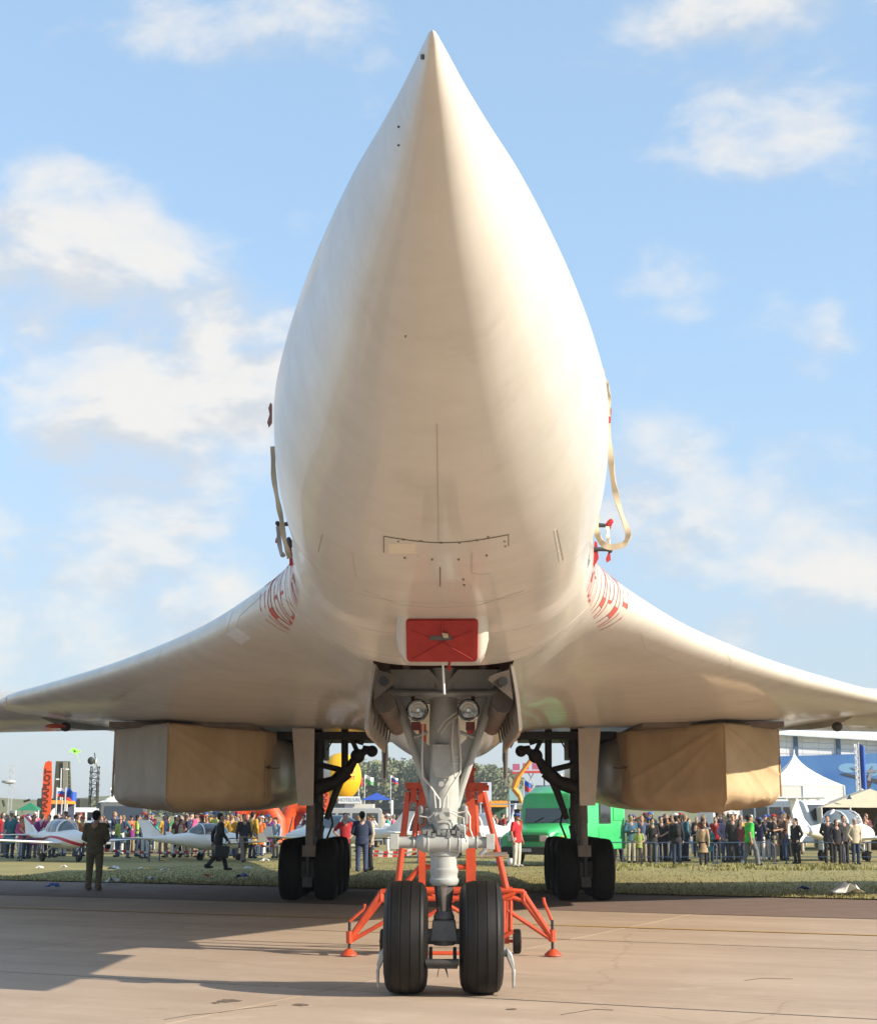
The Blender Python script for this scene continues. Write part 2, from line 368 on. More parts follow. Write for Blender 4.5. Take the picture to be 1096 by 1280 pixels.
for q in ((-170, -54+U0, 0), (54+U0, 170, 0)):
    s_ = quad_sheet('concrete_apron_far', q[0], q[1], V_NEAR-28*1.0, V_CE-.02, 0, CONC, 6, 4)
sh = quad_sheet('asphalt_shoulder', -170, 170, V_CE+.01, V_GR+.4, .004, ASPH, 20, 1)
yl = quad_sheet('yellow_line', -120, 120, V_YEL-.07, V_YEL+.07, .008, YELLOW)
gr = quad_sheet('grass_verge', -170, 170, V_GR, V_GR+160, .03, GRASSM, 60, 40)
def grass():
    b = []; f = []; r = random.Random(5); a2 = []
    def blade(x, y, h, w):
        t = r.uniform(0, math.pi); dx, dy = math.cos(t)*w, math.sin(t)*w; k = len(b); lx, ly = r.uniform(-h, h)*.5, r.uniform(-h, h)*.5
        b.extend([(x-dx, y-dy, .02), (x+dx, y+dy, .02), (x+lx, y+ly, .03+h)]); f.append((k, k+1, k+2))
    for _ in range(95000):
        v = V_GR+r.random()**1.6*34; u = r.uniform(-30, 32)
        q = uv(u, v, 0)
        if abs(q[0])/q[1] > .36: continue
        near = math.exp(-(v-V_GR)/7)
        blade(q[0], q[1], r.uniform(.012, .035)+.05*near*r.random()**2, r.uniform(.010, .025))
    for _ in range(24):           # weed clumps
        px = r.uniform(760, 1090); q = G(px, r.uniform(1083, 1090))
        for _ in range(55): blade(q.x+r.gauss(0, .35), q.y+r.gauss(0, .2), r.uniform(.06, .16), .03)
    me = bpy.data.meshes.new('grass'); me.from_pydata(b, [], f)
    m = mat('grass_blades', (.29, .25, .09), .9, c2=(.18, .185, .055), vscale=.55); me.materials.append(m)
    o = bpy.data.objects.new('grass', me); col.objects.link(o); tag(o, 'patchy dry grass growing beyond the dark shoulder', 'grass', kind='stuff')
grass()
# far wood: one mass of leaf clumps
def wood():
    r = random.Random(11); b = []; f = []
    def leaf(x, y, z, s):
        n = Vector((r.gauss(0, 1), r.gauss(0, 1)-.8, r.gauss(0, 1)+.5)).normalized(); u = n.orthogonal().normalized()*s; w = n.cross(u)*r.uniform(.6, 1); k = len(b); c = Vector((x, y, z))
        b.extend([c-u, c-w*.9, c+u, c+w]); f.append((k, k+1, k+2, k+3))
    for i in range(1100):
        t = r.random(); Y = 400+r.random()*70; px = 120+t*560
        h = cub(px, [120, 230, 330, 430, 540, 610, 640, 665, 690], [5, 7, 13, 16.2, 16.5, 15.2, 13.6, 9, 5])+r.uniform(-.9, .6)
        c = P(px, 1020, Y); rad = r.uniform(1.6, 3.0)
        for _ in range(90):
            a = r.uniform(0, 6.28); e = r.uniform(-.4, 1.57); k = r.uniform(.75, 1.05)
            leaf(c.x+rad*k*math.cos(a)*math.cos(e), c.y+rad*k*math.sin(a)*math.cos(e), max(.5, h-rad*1.3+rad*1.3*k*math.sin(e)*1.0-(r.random()**2)*(h*.5)), r.uniform(.3, .7))
    me = bpy.data.meshes.new('far_wood'); me.from_pydata(b, [], f)
    me.materials.append(mat('wood_leaves', (.205, .225, .115), .9, c2=(.15, .17, .09), vscale=.12))
    o = bpy.data.objects.new('far_wood', me); col.objects.link(o); tag(o, 'dense line of mixed trees far behind the crowd', 'wood', kind='stuff')
    bank = MB()
    pts = [P(x, 1020, 390) for x in range(-260, 1500, 40)]
    top = [P(x, 1003-(6 if x < 420 else 0)+3*math.sin(x*.03), 430) for x in range(-260, 1500, 40)]
    n = len(pts); bank.add([(p.x, p.y, -.05) for p in pts]+[(t.x, t.y, t.z) for t in top]+[(t.x*1.2, t.y+120, -.06) for t in top], [(i, i+1, n+i+1, n+i) for i in range(n-1)]+[(n+i, n+i+1, 2*n+i+1, 2*n+i) for i in range(n-1)])
    o = bank.build('earth_bank', mat('bank_grass', (.21, .20, .09), .95, c2=(.12, .13, .055), vscale=.06, bump=.5, bscale=1)); tag(o, kind='structure')
wood()


def haze():
    b = MB(); b.box((0, 900, 10.5), (4800, 4600, 23.2)); m = bpy.data.materials.new('haze_air'); m.use_nodes = True; nt = m.node_tree; nt.nodes.remove(nt.nodes['Principled BSDF'])
    v = nt.nodes.new('ShaderNodeVolumePrincipled'); v.inputs['Color'].default_value = (.86, .91, .97, 1); v.inputs['Density'].default_value = .00032; v.inputs['Anisotropy'].default_value = .2
    nt.links.new(v.outputs[0], nt.nodes['Material Output'].inputs['Volume']); o = b.build('haze', m, None, smooth=False); tag(o, 'thin pale haze over the airfield', 'haze', kind='stuff')
haze()

def stains():
    m = mat('oil_stain', (.085, .062, .045), .6, c2=(.22, .165, .12), vscale=9); m2 = mat('tyre_mark', (.24, .185, .14), .8, c2=(.36, .275, .20), vscale=6); m3 = mat('crack_dark', (.09, .068, .05), .9); r = random.Random(4)
    for i, (px, py, w, h, mm) in enumerate([(287, 1251.5, 17, 1.6, m), (376, 1256.5, 9, 1.3, m), (270, 1254, 5, .8, m), (640, 1262, 6, .8, m)]):
        pts = []
        for k in range(22):
            a = 2*math.pi*k/22; j = 1+r.uniform(-.3, .25); q = G(px+w*j*math.cos(a), py+h*j*math.sin(a)); pts.append((q.x, q.y, .0052+.0004*i))
        b = MB(); b.prism(pts, (0, 0, -.002)); o = b.build('ground_stain', mm, apron, smooth=False, local=False)
    for pl in ([(205, 1275), (240, 1269), (268, 1267), (300, 1262), (347, 1257)], [(700, 1269), (742, 1262), (766, 1263)], [(930, 1226), (952, 1223), (990, 1224)]):
        q = [G(*p) for p in pl]; b = MB(); b.loft([[(p.x-.0, p.y-.006, .005), (p.x, p.y+.006, .005), (p.x, p.y+.006, .002), (p.x, p.y-.006, .002)] for p in q]); b.build('ground_crack', m3, apron, smooth=False)
stains()

# ------------------------------------------------------------------ the bomber
W_Y = [4.5, 4.53, 4.6, 4.7, 5, 5.5, 6, 7, 8, 9, 10, 11, 12, 13, 14, 15, 16, 18, 22, 30, 40, 50, 58]
W_W = [0, .013, .028, .050, .116, .238, .368, .592, .797, .985, 1.142, 1.222, 1.25, 1.26, 1.27, 1.29, 1.32, 1.36, 1.36, 1.4, 1.35, 1.2, .4]
def b_prof(Y):
    w = cub(Y, W_Y, W_W)
    zf = cub(Y, [4.5, 6, 8, 10, 14, 30, 45, 58], [4.2, 4.28, 4.36, 4.42, 4.45, 4.4, 4.5, 4.9])
    zb = cub(Y, [4.5, 4.53, 4.6, 5, 6, 7, 8, 10, 11, 12, 13, 13.6, 16, 30, 36, 45, 58], [4.2, 4.182, 4.15, 4.03, 3.76, 3.57, 3.44, 3.30, 3.26, 3.20, 3.09, 3.02, 3.0, 2.92, 3.0, 3.4, 4.6])
    zt = cub(Y, [4.5, 4.53, 4.6, 5, 6, 8, 10, 11.5, 13, 16, 24, 40, 58], [4.2, 4.213, 4.235, 4.33, 4.56, 5.0, 5.3, 5.65, 5.85, 5.8, 5.5, 5.4, 5.2])
    return float(w), float(zf), float(zf-zb), float(zt-zf)
def b_glove(Y):
    a = cub(Y, [10.8, 12, 14, 15, 18, 22, 25, 27, 28.2, 36, 40, 42.5, 46, 58], [0, .55, 1.17, 1.68, 2.98, 5.0, 6.72, 7.85, 8.25, 8.3, 7.6, 3, 1.6, .3])
    zw = cub(Y, [10, 14, 27, 42, 58], [3.92, 3.83, 3.72, 3.8, 4.6])
    bu = cub(Y, [10, 14, 20, 27, 34, 41, 44, 58], [.15, .3, .33, .36, .34, .1, .06, .05])
    bl = cub(Y, [10, 14, 20, 27, 34, 41, 44, 58], [.2, .35, .4, .38, .2, .06, .05, .05])
    return float(a), float(zw), float(bu), float(bl)
def b_contour(Y, p=3.6, ex=2.15, wx=2.75, n=700):
    w, zf, hl, hu = b_prof(Y); a, zw, bu, bl = b_glove(Y)
    th = np.linspace(-1, 1, n); th = np.sign(th)*np.abs(th)**2.2*np.pi/2
    f = min(max((Y-10)/4, 0), 1); zr = zf*(1-f)+zw*f
    t = np.linspace(-np.pi/2, np.pi/2, 900)
    exl = float(np.interp(Y, [8.5, 13.3], [ex, 3.1]))
    def pol(w, zc, hl, hu, ex, t, exl=None):
        c, s = np.cos(t), np.sin(t)
        e = np.where(s > 0, ex, exl or ex); X = w*np.abs(c)**(2/e); Z = zc+np.where(s > 0, hu, hl)*np.sign(s)*np.abs(s)**(2/e)-zr
        return np.interp(th, np.arctan2(Z, np.maximum(X, 0)), np.hypot(X, Z))
    r = pol(max(w, 1e-3), zf, max(hl, 1e-3), max(hu, 1e-3), ex, t, exl)
    if a > .05:
        rw = pol(a, zw, bl, bu, wx, np.sign(t)*np.abs(t/(np.pi/2))**1.5*np.pi/2)*np.maximum(np.cos(th), 0)**.35; m = np.maximum(r, rw)
        r = m*((r/m)**p+(rw/m)**p)**(1/p)
    return r*np.cos(th), zr+r*np.sin(th)
BAYX, BAY0, BAY1 = .64, 13.55, 17.8
NB, NS = 9, 120
def resample(x, z, n):
    ds = np.hypot(np.diff(x), np.diff(z)); an = np.unwrap(np.arctan2(np.diff(z), np.diff(x))); tu = np.abs(np.diff(an, prepend=an[0]))
    q = .55*np.cumsum(ds)/ds.sum()+.45*np.cumsum(tu)/max(tu.sum(), 1e-6); q = np.concatenate([[0], q]); q /= q[-1]
    s = np.linspace(0, 1, n); return np.interp(s, q, x), np.interp(s, q, z)
AC = Vector((0, 15.45, 0))
ac = empty('bomber_aircraft', AC, 'large white swing-wing bomber parked nose-on, filling most of the picture', 'bomber aircraft')
def build_body():
    Ys = np.unique(np.round(np.concatenate([4.5+np.linspace(0, 1, 60)**2*7, np.linspace(11.5, 24, 90), np.linspace(24, 46, 70), np.linspace(46, 58, 14), [BAY0, BAY1]]), 4))
    vs = []; fs = []
    for Y in Ys:
        x, z = b_contour(Y)
        xb = min(BAYX, .5*b_prof(Y)[0]); low = np.argmax(x > xb) if (x > xb).any() else 1
        low = max(low, 1)
        f = (xb-x[low-1])/max(x[low]-x[low-1], 1e-6); f = min(max(f, 0), 1); zc = z[low-1]+f*(z[low]-z[low-1])
        bx = np.linspace(0, xb, NB); bz = np.interp(bx, np.append(x[:low], xb), np.append(z[:low], zc))
        sx, sz = resample(np.append([xb], x[low:]), np.append([zc], z[low:]), NS)
        X = np.concatenate([bx, sx[1:]]); Z = np.concatenate([bz, sz[1:]]); X[0] = X[-1] = 0
        m = len(X); ring = [(X[i], Y, Z[i]) for i in range(m)]+[(-X[i], Y, Z[i]) for i in range(m-2, 0, -1)]
        vs += ring
    n = len(ring)
    for j in range(len(Ys)-1):
        ym = (Ys[j]+Ys[j+1])/2
        for k in range(n):
            k2 = (k+1) % n
            if BAY0 < ym < BAY1 and (k < NB-1 or k >= n-NB+1): continue
            fs.append((j*n+k, j*n+k2, (j+1)*n+k2, (j+1)*n+k))
    fs.append(tuple(range(n-1, -1, -1))); fs.append(tuple((len(Ys)-1)*n+k for k in range(n)))
    b = MB(); b.add(vs, fs); bv = BVHTree.FromPolygons([Vector(v) for v in vs], fs)
    o = b.build('fuselage', PAINT, ac, ang=50); return o, bv
fus, BV = build_body()
def hit(px, py):
    d = ray(px, py); l, n, i, _ = BV.ray_cast(CAM, d)
    if l is not None and n.dot(d) > 0: n = -n
    return l, n
def ribbon(pix, w, name, m, parent, off=.004, thick=.004, closed=False, build=True, mb=None):
    b = mb or MB(); pts = []
    if closed: pix = list(pix)+[pix[0]]
    for (x0, y0), (x1, y1) in zip(pix[:-1], pix[1:]):
        k = max(2, int(math.hypot(x1-x0, y1-y0)/4))
        for i in range(k): pts.append((x0+(x1-x0)*i/k, y0+(y1-y0)*i/k))
    pts.append(pix[-1]); hs = [h for h in (hit(*p) for p in pts) if h[0] is not None]
    rings = []
    for i, (l, n) in enumerate(hs):
        t = hs[min(i+1, len(hs)-1)][0]-hs[max(i-1, 0)][0]
        if t.length < 1e-6: continue
        s = t.normalized().cross(n).normalized()*w/2
        rings.append([l-s-n*.01, l+s-n*.01, l+s+n*off, l-s+n*off])
    if len(rings) > 1: b.loft(rings)
    if build: return b.build(name, m, parent, smooth=False)
    return b
def patch(px0, py0, px1, py1, name, m, parent, off=.003, nx=10, ny=5, shape=None):     # a thin panel lying on the skin
    b = MB(); top = []; bot = []
    for j in range(ny+1):
        for i in range(nx+1):
            x = px0+(px1-px0)*i/nx; y = py0+(py1-py0)*j/ny
            if shape: x, y = shape(i/nx, j/ny)
            l, n = hit(x, y); top.append(l+n*off); bot.append(l-n*.01)
    w = nx+1; q = len(top); b.v = top+bot
    for j in range(ny):
        for i in range(nx): a = j*w+i; b.f.append((a, a+1, a+w+1, a+w)); b.f.append((q+a, q+a+w, q+a+w+1, q+a+1))
    for i in range(nx):
        for a, c in ((i, i+1), (ny*w+i+1, ny*w+i)): b.f.append((a, q+a, q+c, c))
    for j in range(ny):
        for a, c in (((j+1)*w, j*w), (j*w+nx, (j+1)*w+nx)): b.f.append((a, q+a, q+c, c))
    b.v = [tuple(v) for v in b.v]
    return b.build(name, m, parent, smooth=True)
# belly hatch, seams, ports
def hshape(u, v):
    x = 480+u*155; yt = 670+9*math.sin(math.pi*u)-2*u; yb = 690+7*math.sin(math.pi*u)-8*u; return x, yt+(yb-yt)*v
hatch = patch(0, 0, 0, 0, 'belly_hatch', PAINT, fus, .004, 24, 4, hshape)
outline = [hshape(i/24, 0) for i in range(25)]
ribbon(outline, .007, 'hatch_gap', LINE, fus, .005); ribbon([hshape(0, 0), hshape(0, 1)], .007, 'hatch_gap', LINE, fus, .005); ribbon([hshape(1, 0), hshape(1, 1)], .006, 'hatch_gap', LINE, fus, .005)
SEAM = mat('faint_seam', (.40, .375, .32), .5)
STAIN = mat('grime_mark', (.33, .29, .235), .8)
for pl, w, m_ in [([(546, 530), (547, 600), (548, 676)], .005, SEAM), ([(550, 709), (550, 733)], .010, LINE), ([(590, 684), (589, 716), (600, 718), (612, 717)], .006, SEAM), ([(592, 682), (606, 681)], .006, LINE),
          ([(521, 682), (522, 697)], .005, SEAM), ([(440, 690), (445, 720)], .004, SEAM), ([(455, 738), (500, 756), (548, 760), (600, 756), (655, 738)], .006, SEAM),
          ([(403, 668), (398, 690)], .008, STAIN), ([(693, 662), (700, 702)], .010, WHITE), ([(696, 662), (704, 700)], .006, STAIN), ([(300, 806), (283, 790), (292, 762)], .007, SEAM), ([(200, 838), (196, 828), (202, 812)], .010, SEAM),
          ([(330, 742), (300, 770), (294, 790)], .006, SEAM), ([(800, 790), (806, 812), (850, 830)], .007, SEAM), ([(905, 812), (913, 826), (910, 840)], .008, SEAM), ([(53, 862), (46, 872), (54, 884)], .009, SEAM), ([(10, 870), (8, 875), (10, 880)], .05, BLACK),
          ([(350, 745), (420, 800), (455, 830)], .005, SEAM), ([(750, 745), (690, 800), (655, 830)], .005, SEAM)]:
    ribbon(pl, w, 'skin_seam', m_, fus, .0018)
for (x, y), s in [((528.5, 71), 3.2), ((498.5, 158.5), 1.3), ((498.5, 181.5), 1.2), ((507, 420), 1.0)]:
    patch(x-s*.5, y-s, x+s*.5, y+s, 'air_port', BLACK, fus, .004, 3, 3)
for x, y in [(504, 674), (526, 676), (551, 678), (574, 678), (596, 675), (610, 671), (506, 697), (540, 699), (573, 699), (608, 694), (630, 676), (631, 682), (579, 724), (580, 731), (498, 676)]:
    patch(x-1.3, y-.7, x+1.3, y+.7, 'fastener', LINE, fus, .006, 2, 2)
patch(283, 792, 313, 806, 'light_panel', WHITE, fus, .004, 6, 3, lambda u, v: (283+u*12+v*18, 792+v*14+u*-8))
patch(486, 679, 520, 691, 'hatch_plate', mat('yellowed_paint', (.72, .65, .50), .4), fus, .006, 8, 3)
# the red name on both sides behind the cockpit
def side_name(sg):
    me = text_mesh('ПАВЕЛ ТАРАН', .62, 0, -.013)
    bm = bmesh.new(); bm.from_mesh(me); bmesh.ops.subdivide_edges(bm, edges=[e for e in bm.edges if e.calc_length() > .06], cuts=2)
    bmesh.ops.triangulate(bm, faces=bm.faces)
    bmesh.ops.subdivide_edges(bm, edges=[e for e in bm.edges if e.calc_length() > .12], cuts=1); bmesh.ops.triangulate(bm, faces=bm.faces)
    xs_ = [v.co.x for v in bm.verts]; zs_ = [v.co.y for v in bm.verts]; x0, x1, z0, z1 = min(xs_), max(xs_), min(zs_), max(zs_)
    for v in bm.verts:
        f = (v.co.x-x0)/(x1-x0); h = (v.co.y-z0)/(z1-z0); f = f if sg > 0 else 1-f
        yy = 12.75+2.3*f+.12*(h-.5)*sg; ph = R(-42+74*h); C = Vector((sg*(.92+.30*f), yy, 3.86-.06*f)); d = Vector((-sg*math.cos(ph), 0, -math.sin(ph)))
        l, n, i, _ = BV.ray_cast(C-d*4, d)
        if l is None: l = C; n = -d
        if n.dot(d) > 0: n = -n
        v.co = l+n*.005-AC
    bm.to_mesh(me); bm.free()
    return obj_from('name_lettering', me, mat('faded_red_paint', (.46, .09, .07), .6), fus)
side_name(1); side_name(-1)

# frame joints running round the belly
def ring_seam(Y, n0, n1, w=.006):
    x, z = b_contour(Y); x = x[::6]; z = z[::6]; k = len(x); rings = []
    pts = [(x[i], z[i]) for i in range(k) if x[i] < n1][::-1]; pts = pts+[(-a, c) for a, c in pts[::-1]]
    for i, (a, c) in enumerate(pts):
        l, nn, _, _ = BV.find_nearest(Vector((a, Y, c)))
        if nn.dot(Vector((a, 0, c-4.3))) < 0: nn = -nn
        rings.append([l+Vector((0, -w, 0))-nn*.004, l+Vector((0, w, 0))-nn*.004, l+Vector((0, w, 0))+nn*.0012, l+Vector((0, -w, 0))+nn*.0012])
    MB().loft(rings).build('frame_joint', SEAM, fus, smooth=False)
for Y_ in (11.15, 12.35, 13.2): ring_seam(Y_, 0, 1.1 if Y_ > 10 else .8, .004)

# outer wings, fin, tailplane (they cast the shade on the grass)
def wing_panel(x0, y0, c0, t0, z0, x1, y1, c1, t1, z1, sg, n=14):
    rings = []
    for k in range(9):
        f = k/8; x = x0+(x1-x0)*f; y = y0+(y1-y0)*f; c = c0+(c1-c0)*f; t = t0+(t1-t0)*f; z = z0+(z1-z0)*f; r = []
        for i in range(2*n):
            a = 2*math.pi*i/(2*n); u = (1-math.cos(a))/2
            th = (2.97*math.sqrt(max(u, 0))-1.26*u-3.5*u*u+2.84*u**3-1.0*u**4)*t*.5
            r.append((sg*x, y+u*c, z+(th if math.sin(a) >= 0 else -th*.8)))
        rings.append(r)
    return MB().loft(rings)
for sg in (-1, 1):
    wing_panel(7.5, 27.35, 8.6, .80, 3.74, 26.5, 35.9, 3.6, .25, 3.5, sg).build('outer_wing', PAINT, ac)
    wing_panel(.2, 50.5, 6.0, .4, 6.6, 6.6, 54.5, 3.0, .15, 6.6, sg).build('tailplane', PAINT, ac)
    # a small lamp and red patch under the glove
    b = MB(); q = P(564+sg*482, 914.5, 28.6); b.ell((q.x, q.y, q.z+.09), (.10, .12, .09)); b.build('belly_lamp', GREYD, ac)
b = MB(); b.prism([(-.14, 44, 5.2), (-.14, 58.5, 5.2), (-.10, 59.5, 12.4), (-.10, 55.8, 12.6), (-.12, 50.5, 6.8)], (.26, 0, 0)); b.build('tail_fin', PAINT, ac)
b = MB(); q = P(70, 911, 28.4); b.ell((q.x, q.y, q.z+.05), (.2, .16, .04)); b.build('red_patch', mat('red_warning_paint', (.55, .09, .04), .5), ac)

# nose gear bay
b = MB(); x0, x1, y0, y1, z0, z1 = -BAYX, BAYX, BAY0, BAY1, 2.995, 4.1
hx = [x0+(x1-x0)*i/12 for i in range(13)]
def hull_z(x, y):
    l, n, i, _ = BV.ray_cast(Vector((x, y, 0)), Vector((0, 0, 1))); return l.z+.002 if l is not None else 3.05
fz = [hull_z(x*.995, BAY0-.01) for x in hx]; rz_ = [hull_z(x*.995, BAY1+.01) for x in hx]
b.add([(x, y0, z) for x, z in zip(hx, fz)]+[(x, y0, z1) for x in hx], [(i, i+1, 14+i, 13+i) for i in range(12)])
b.add([(x, y1, z) for x, z in zip(hx, rz_)]+[(x, y1, z1) for x in hx], [(i, i+1, 14+i, 13+i) for i in range(12)])
b.add([(x0, y0, z1), (x1, y0, z1), (x1, y1, z1), (x0, y1, z1)], [(0, 1, 2, 3)])
for x_, a_, c_ in ((x0, fz[0], rz_[0]), (x1, fz[-1], rz_[-1])): b.add([(x_, y0, a_), (x_, y1, c_), (x_, y1, z1), (x_, y0, z1)], [(0, 1, 2, 3)])
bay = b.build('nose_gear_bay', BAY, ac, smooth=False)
b = MB()
for i in range(5): b.box((0, BAY0+.5+i*.8, 4.02), (1.26, .08, .12))
for sg in (-1, 1): b.tube([(sg*.45, BAY0+.05, 3.5), (sg*.45, BAY1-.05, 3.4)], .05)
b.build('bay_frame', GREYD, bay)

# nose gear doors
def nose_doors(sg):
    xo = lambda z: sg*(.635+.075*(3.02-z)/.6)
    b = MB(); ys0, ys1 = 13.62, 17.6
    def sec(y, zb):
        pts = []
        for i in range(7):
            z = 3.04+(zb-3.04)*i/6; x = xo(z)+sg*.012*math.sin(math.pi*i/6); pts.append((x, y, z))
        ins = [(p[0]-sg*.03, p[1], p[2]) for p in pts[::-1]]
        return pts+ins
    b.loft([sec(ys0, 2.46), sec(ys0+.6, 2.43), sec(ys1, 2.43)])
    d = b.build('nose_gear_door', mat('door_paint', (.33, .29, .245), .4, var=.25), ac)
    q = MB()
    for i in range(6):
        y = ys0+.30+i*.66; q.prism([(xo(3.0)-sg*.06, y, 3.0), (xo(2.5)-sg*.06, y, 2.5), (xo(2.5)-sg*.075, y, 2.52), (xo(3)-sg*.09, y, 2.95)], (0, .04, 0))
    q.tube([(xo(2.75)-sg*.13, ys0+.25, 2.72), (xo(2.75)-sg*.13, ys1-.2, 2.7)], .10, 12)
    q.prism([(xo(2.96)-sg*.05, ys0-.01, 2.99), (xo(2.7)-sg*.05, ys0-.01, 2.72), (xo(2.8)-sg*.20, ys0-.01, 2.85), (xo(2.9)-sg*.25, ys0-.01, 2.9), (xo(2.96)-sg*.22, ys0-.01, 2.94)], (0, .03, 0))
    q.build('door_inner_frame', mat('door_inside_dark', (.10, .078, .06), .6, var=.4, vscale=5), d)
    q = MB(); q.lathe([(-.012, .042), (.012, .042)], (xo(2.9)-sg*.115, ys0-.02, 2.885), 'Y', 16); q.build('door_hole', BLACK, d)
    q = MB(); q.tube([(xo(2.45)-sg*.02, ys0, 2.455), (xo(2.43)-sg*.02, ys1, 2.425)], .012, 6); q.build('door_seal', mat('tan_seal', (.42, .27, .14), .7), d)
    # rear blade door
    a = MB()
    for (xa, xb, m0) in ((.80, .70, 0),):
        for y0_, y1_, xa_, xb_, zb_ in ((18.7, 19.7, .79, .815, 2.06), (19.7, 20.9, .815, .845, 2.30)):
            a.add([(sg*(xa_+o_), y0_, 3.06) for o_ in (-.045, .0)]+[(sg*(xb_+o_), y1_, 3.06) for o_ in (0, -.045)]+[(sg*(xa_-.03+o_), y0_, zb_) for o_ in (-.03, .0)]+[(sg*(xb_-.04+o_), y1_, zb_+.16) for o_ in (0, -.03)], [(0, 1, 2, 3), (7, 6, 5, 4), (0, 4, 5, 1), (1, 5, 6, 2), (2, 6, 7, 3), (3, 7, 4, 0)])
    e = a.build('rear_gear_door', mat('bare_metal_door', (.40, .37, .33), .35, metal=.5, var=.4, vscale=3), ac)
    a = MB(); a.tube([(sg*.735, 18.66, 3.0), (sg*.735, 18.7, 2.15)], [.035, .012], 8); a.tube([(sg*.95, 20.5, 3.1), (sg*.82, 19.4, 2.6)], .02, 6); a.build('door_rod', GREYD, e)
for sg in (-1, 1): nose_doors(sg)

# nose gear
YG = 15.38
def g(px, py, Y=YG): p = P(px, py, Y); return (p.x, p.y, p.z)
def gx(px, Y=YG): return P(px, 1000, Y).x
CXG = 0.0; KX = .0080                                    # metres per photo pixel at the gear
def q2(dx, py, Y=YG): p = P(556, py, Y); return (CXG+dx*KX, Y, p.z)        # dx: photo pixels from the leg
b = MB()
b.tube([q2(0, 836), q2(0, 870), q2(0, 905), q2(0, 960), q2(0, 1005), q2(0, 1030), q2(0, 1046)], [.135, .14, .145, .15, .155, .14, .13], 24)
for sg in (-1, 1):
    b.tube([q2(sg*64, 842), q2(sg*62, 866), q2(sg*22, 985), q2(sg*14, 1018)], [.042, .045, .036, .03], 10)
    b.prism([q2(sg*68, 837, YG-.10), q2(sg*24, 837, YG-.10), q2(sg*4, 862, YG-.10), q2(sg*4, 874, YG-.10), q2(sg*63, 868, YG-.10)], (0, .16, 0))
    b.prism([q2(sg*26, 837, YG-.13), q2(sg*18, 837, YG-.13), q2(sg*0, 858, YG-.13), q2(sg*0, 866, YG-.13)], (0, .05, 0))
    b.tube([q2(0, 867, YG-.12), q2(sg*64, 866, YG-.12)], .034, 10)
    b.tube([q2(sg*61, 866, YG-.12), q2(sg*70, 866, YG-.12)], .052, 14)
    b.prism([q2(sg*60, 868, YG+.04), q2(sg*16, 868, YG+.04), q2(sg*16, 878, YG+.04), q2(sg*40, 880, YG+.04), q2(sg*45, 888, YG+.04), q2(sg*40, 912, YG+.04), q2(sg*16, 935, YG+.04), q2(sg*12, 1006, YG+.04), q2(sg*20, 990, YG+.04)], (0, .05, 0))
    b.tube([q2(sg*20, 915, YG-.02), q2(sg*38, 922, YG-.02)], .018, 8)
    b.tube([q2(sg*68, 838), q2(sg*84, 846), q2(sg*68, 856)], .03, 8)
b.lathe([(-.03, .15), (.03, .15)], q2(0, 1032), 'Z', 24)
ng = b.build('nose_gear', GREY, ac)
b = MB()
for z, r in ((1065, .118), (1069, .145), (1072, .145), (1074, .132), (1098, .132), (1099, .146), (1103, .146), (1104, .12), (1107, .12)): b.v
prof = [(q2(0, y)[2], r) for y, r in ((1107, .118), (1106, .13), (1102, .146), (1099, .146), (1097, .134), (1092, .134), (1090, .141), (1086, .141), (1085, .134), (1071, .134), (1069, .148), (1063, .148), (1061, .12), (1044, .12))]
b.lathe([(z, r) for z, r in prof], (0, YG, 0), 'Z', 32); b.build('strut_collar', GREY, ng)
b = MB(); b.lathe([(q2(0, y)[2], r) for y, r in ((1152, .062), (1146, .066), (1112, .094), (1100, .10))], (0, YG, 0), 'Z', 28); b.build('piston', mat('piston_steel', (.30, .29, .27), .25, metal=.75), ng)
b = MB(); b.tube([q2(-62, 1053, YG-.1), q2(60, 1053, YG-.1)], .056, 20)
b.tube([q2(-25, 1053, YG-.1), q2(22, 1053, YG-.1)], [.10, .10], 24); b.tube([q2(-34, 1053, YG-.1), q2(-25, 1053, YG-.1)], [.06, .10], 24); b.tube([q2(22, 1053, YG-.1), q2(30, 1053, YG-.1)], [.10, .06], 24)
for dx in (-62, 56): b.box(q2(dx+1, 1052, YG-.1), (.085, .15, .15))
for dx in (-38, -20, 6, 18, 40): b.tube([q2(dx, 1053, YG-.1), q2(dx+1.4, 1053, YG-.1)], .068 if abs(dx) > 24 else .108, 20)
b.build('steering_cylinder', GREY, ng, bevel=.008)
b = MB()
b.prism([q2(-14, 930, YG-.22), q2(8, 930, YG-.22), q2(9, 962, YG-.22), q2(5, 972, YG-.22), q2(-10, 972, YG-.22), q2(-14, 960, YG-.22)], (0, .10, 0))
b.build('junction_box', GREY, ng, smooth=False, bevel=.008); b = MB()
b.prism([q2(-12, 1008, YG-.2), q2(7, 1008, YG-.2), q2(7, 1022, YG-.2), q2(2, 1029, YG-.2), q2(-9, 1029, YG-.2), q2(-12, 1022, YG-.2)], (0, .09, 0))
b.build('junction_box', GREY, ng, smooth=False, bevel=.008)
for a_, r_, dx, py, yo in ((.02, .03, -2, 1020, -.22), (.03, .028, -3, 980, -.2), *[(.008, .010, dx, py, -.225) for dx in (-10, -1, 6) for py in (936, 958)]):
    b = MB(); b.lathe([(-a_, r_), (a_, r_)], q2(dx, py, YG+yo), 'Y', 12); b.build('bolt', GREY, ng)
b = MB()
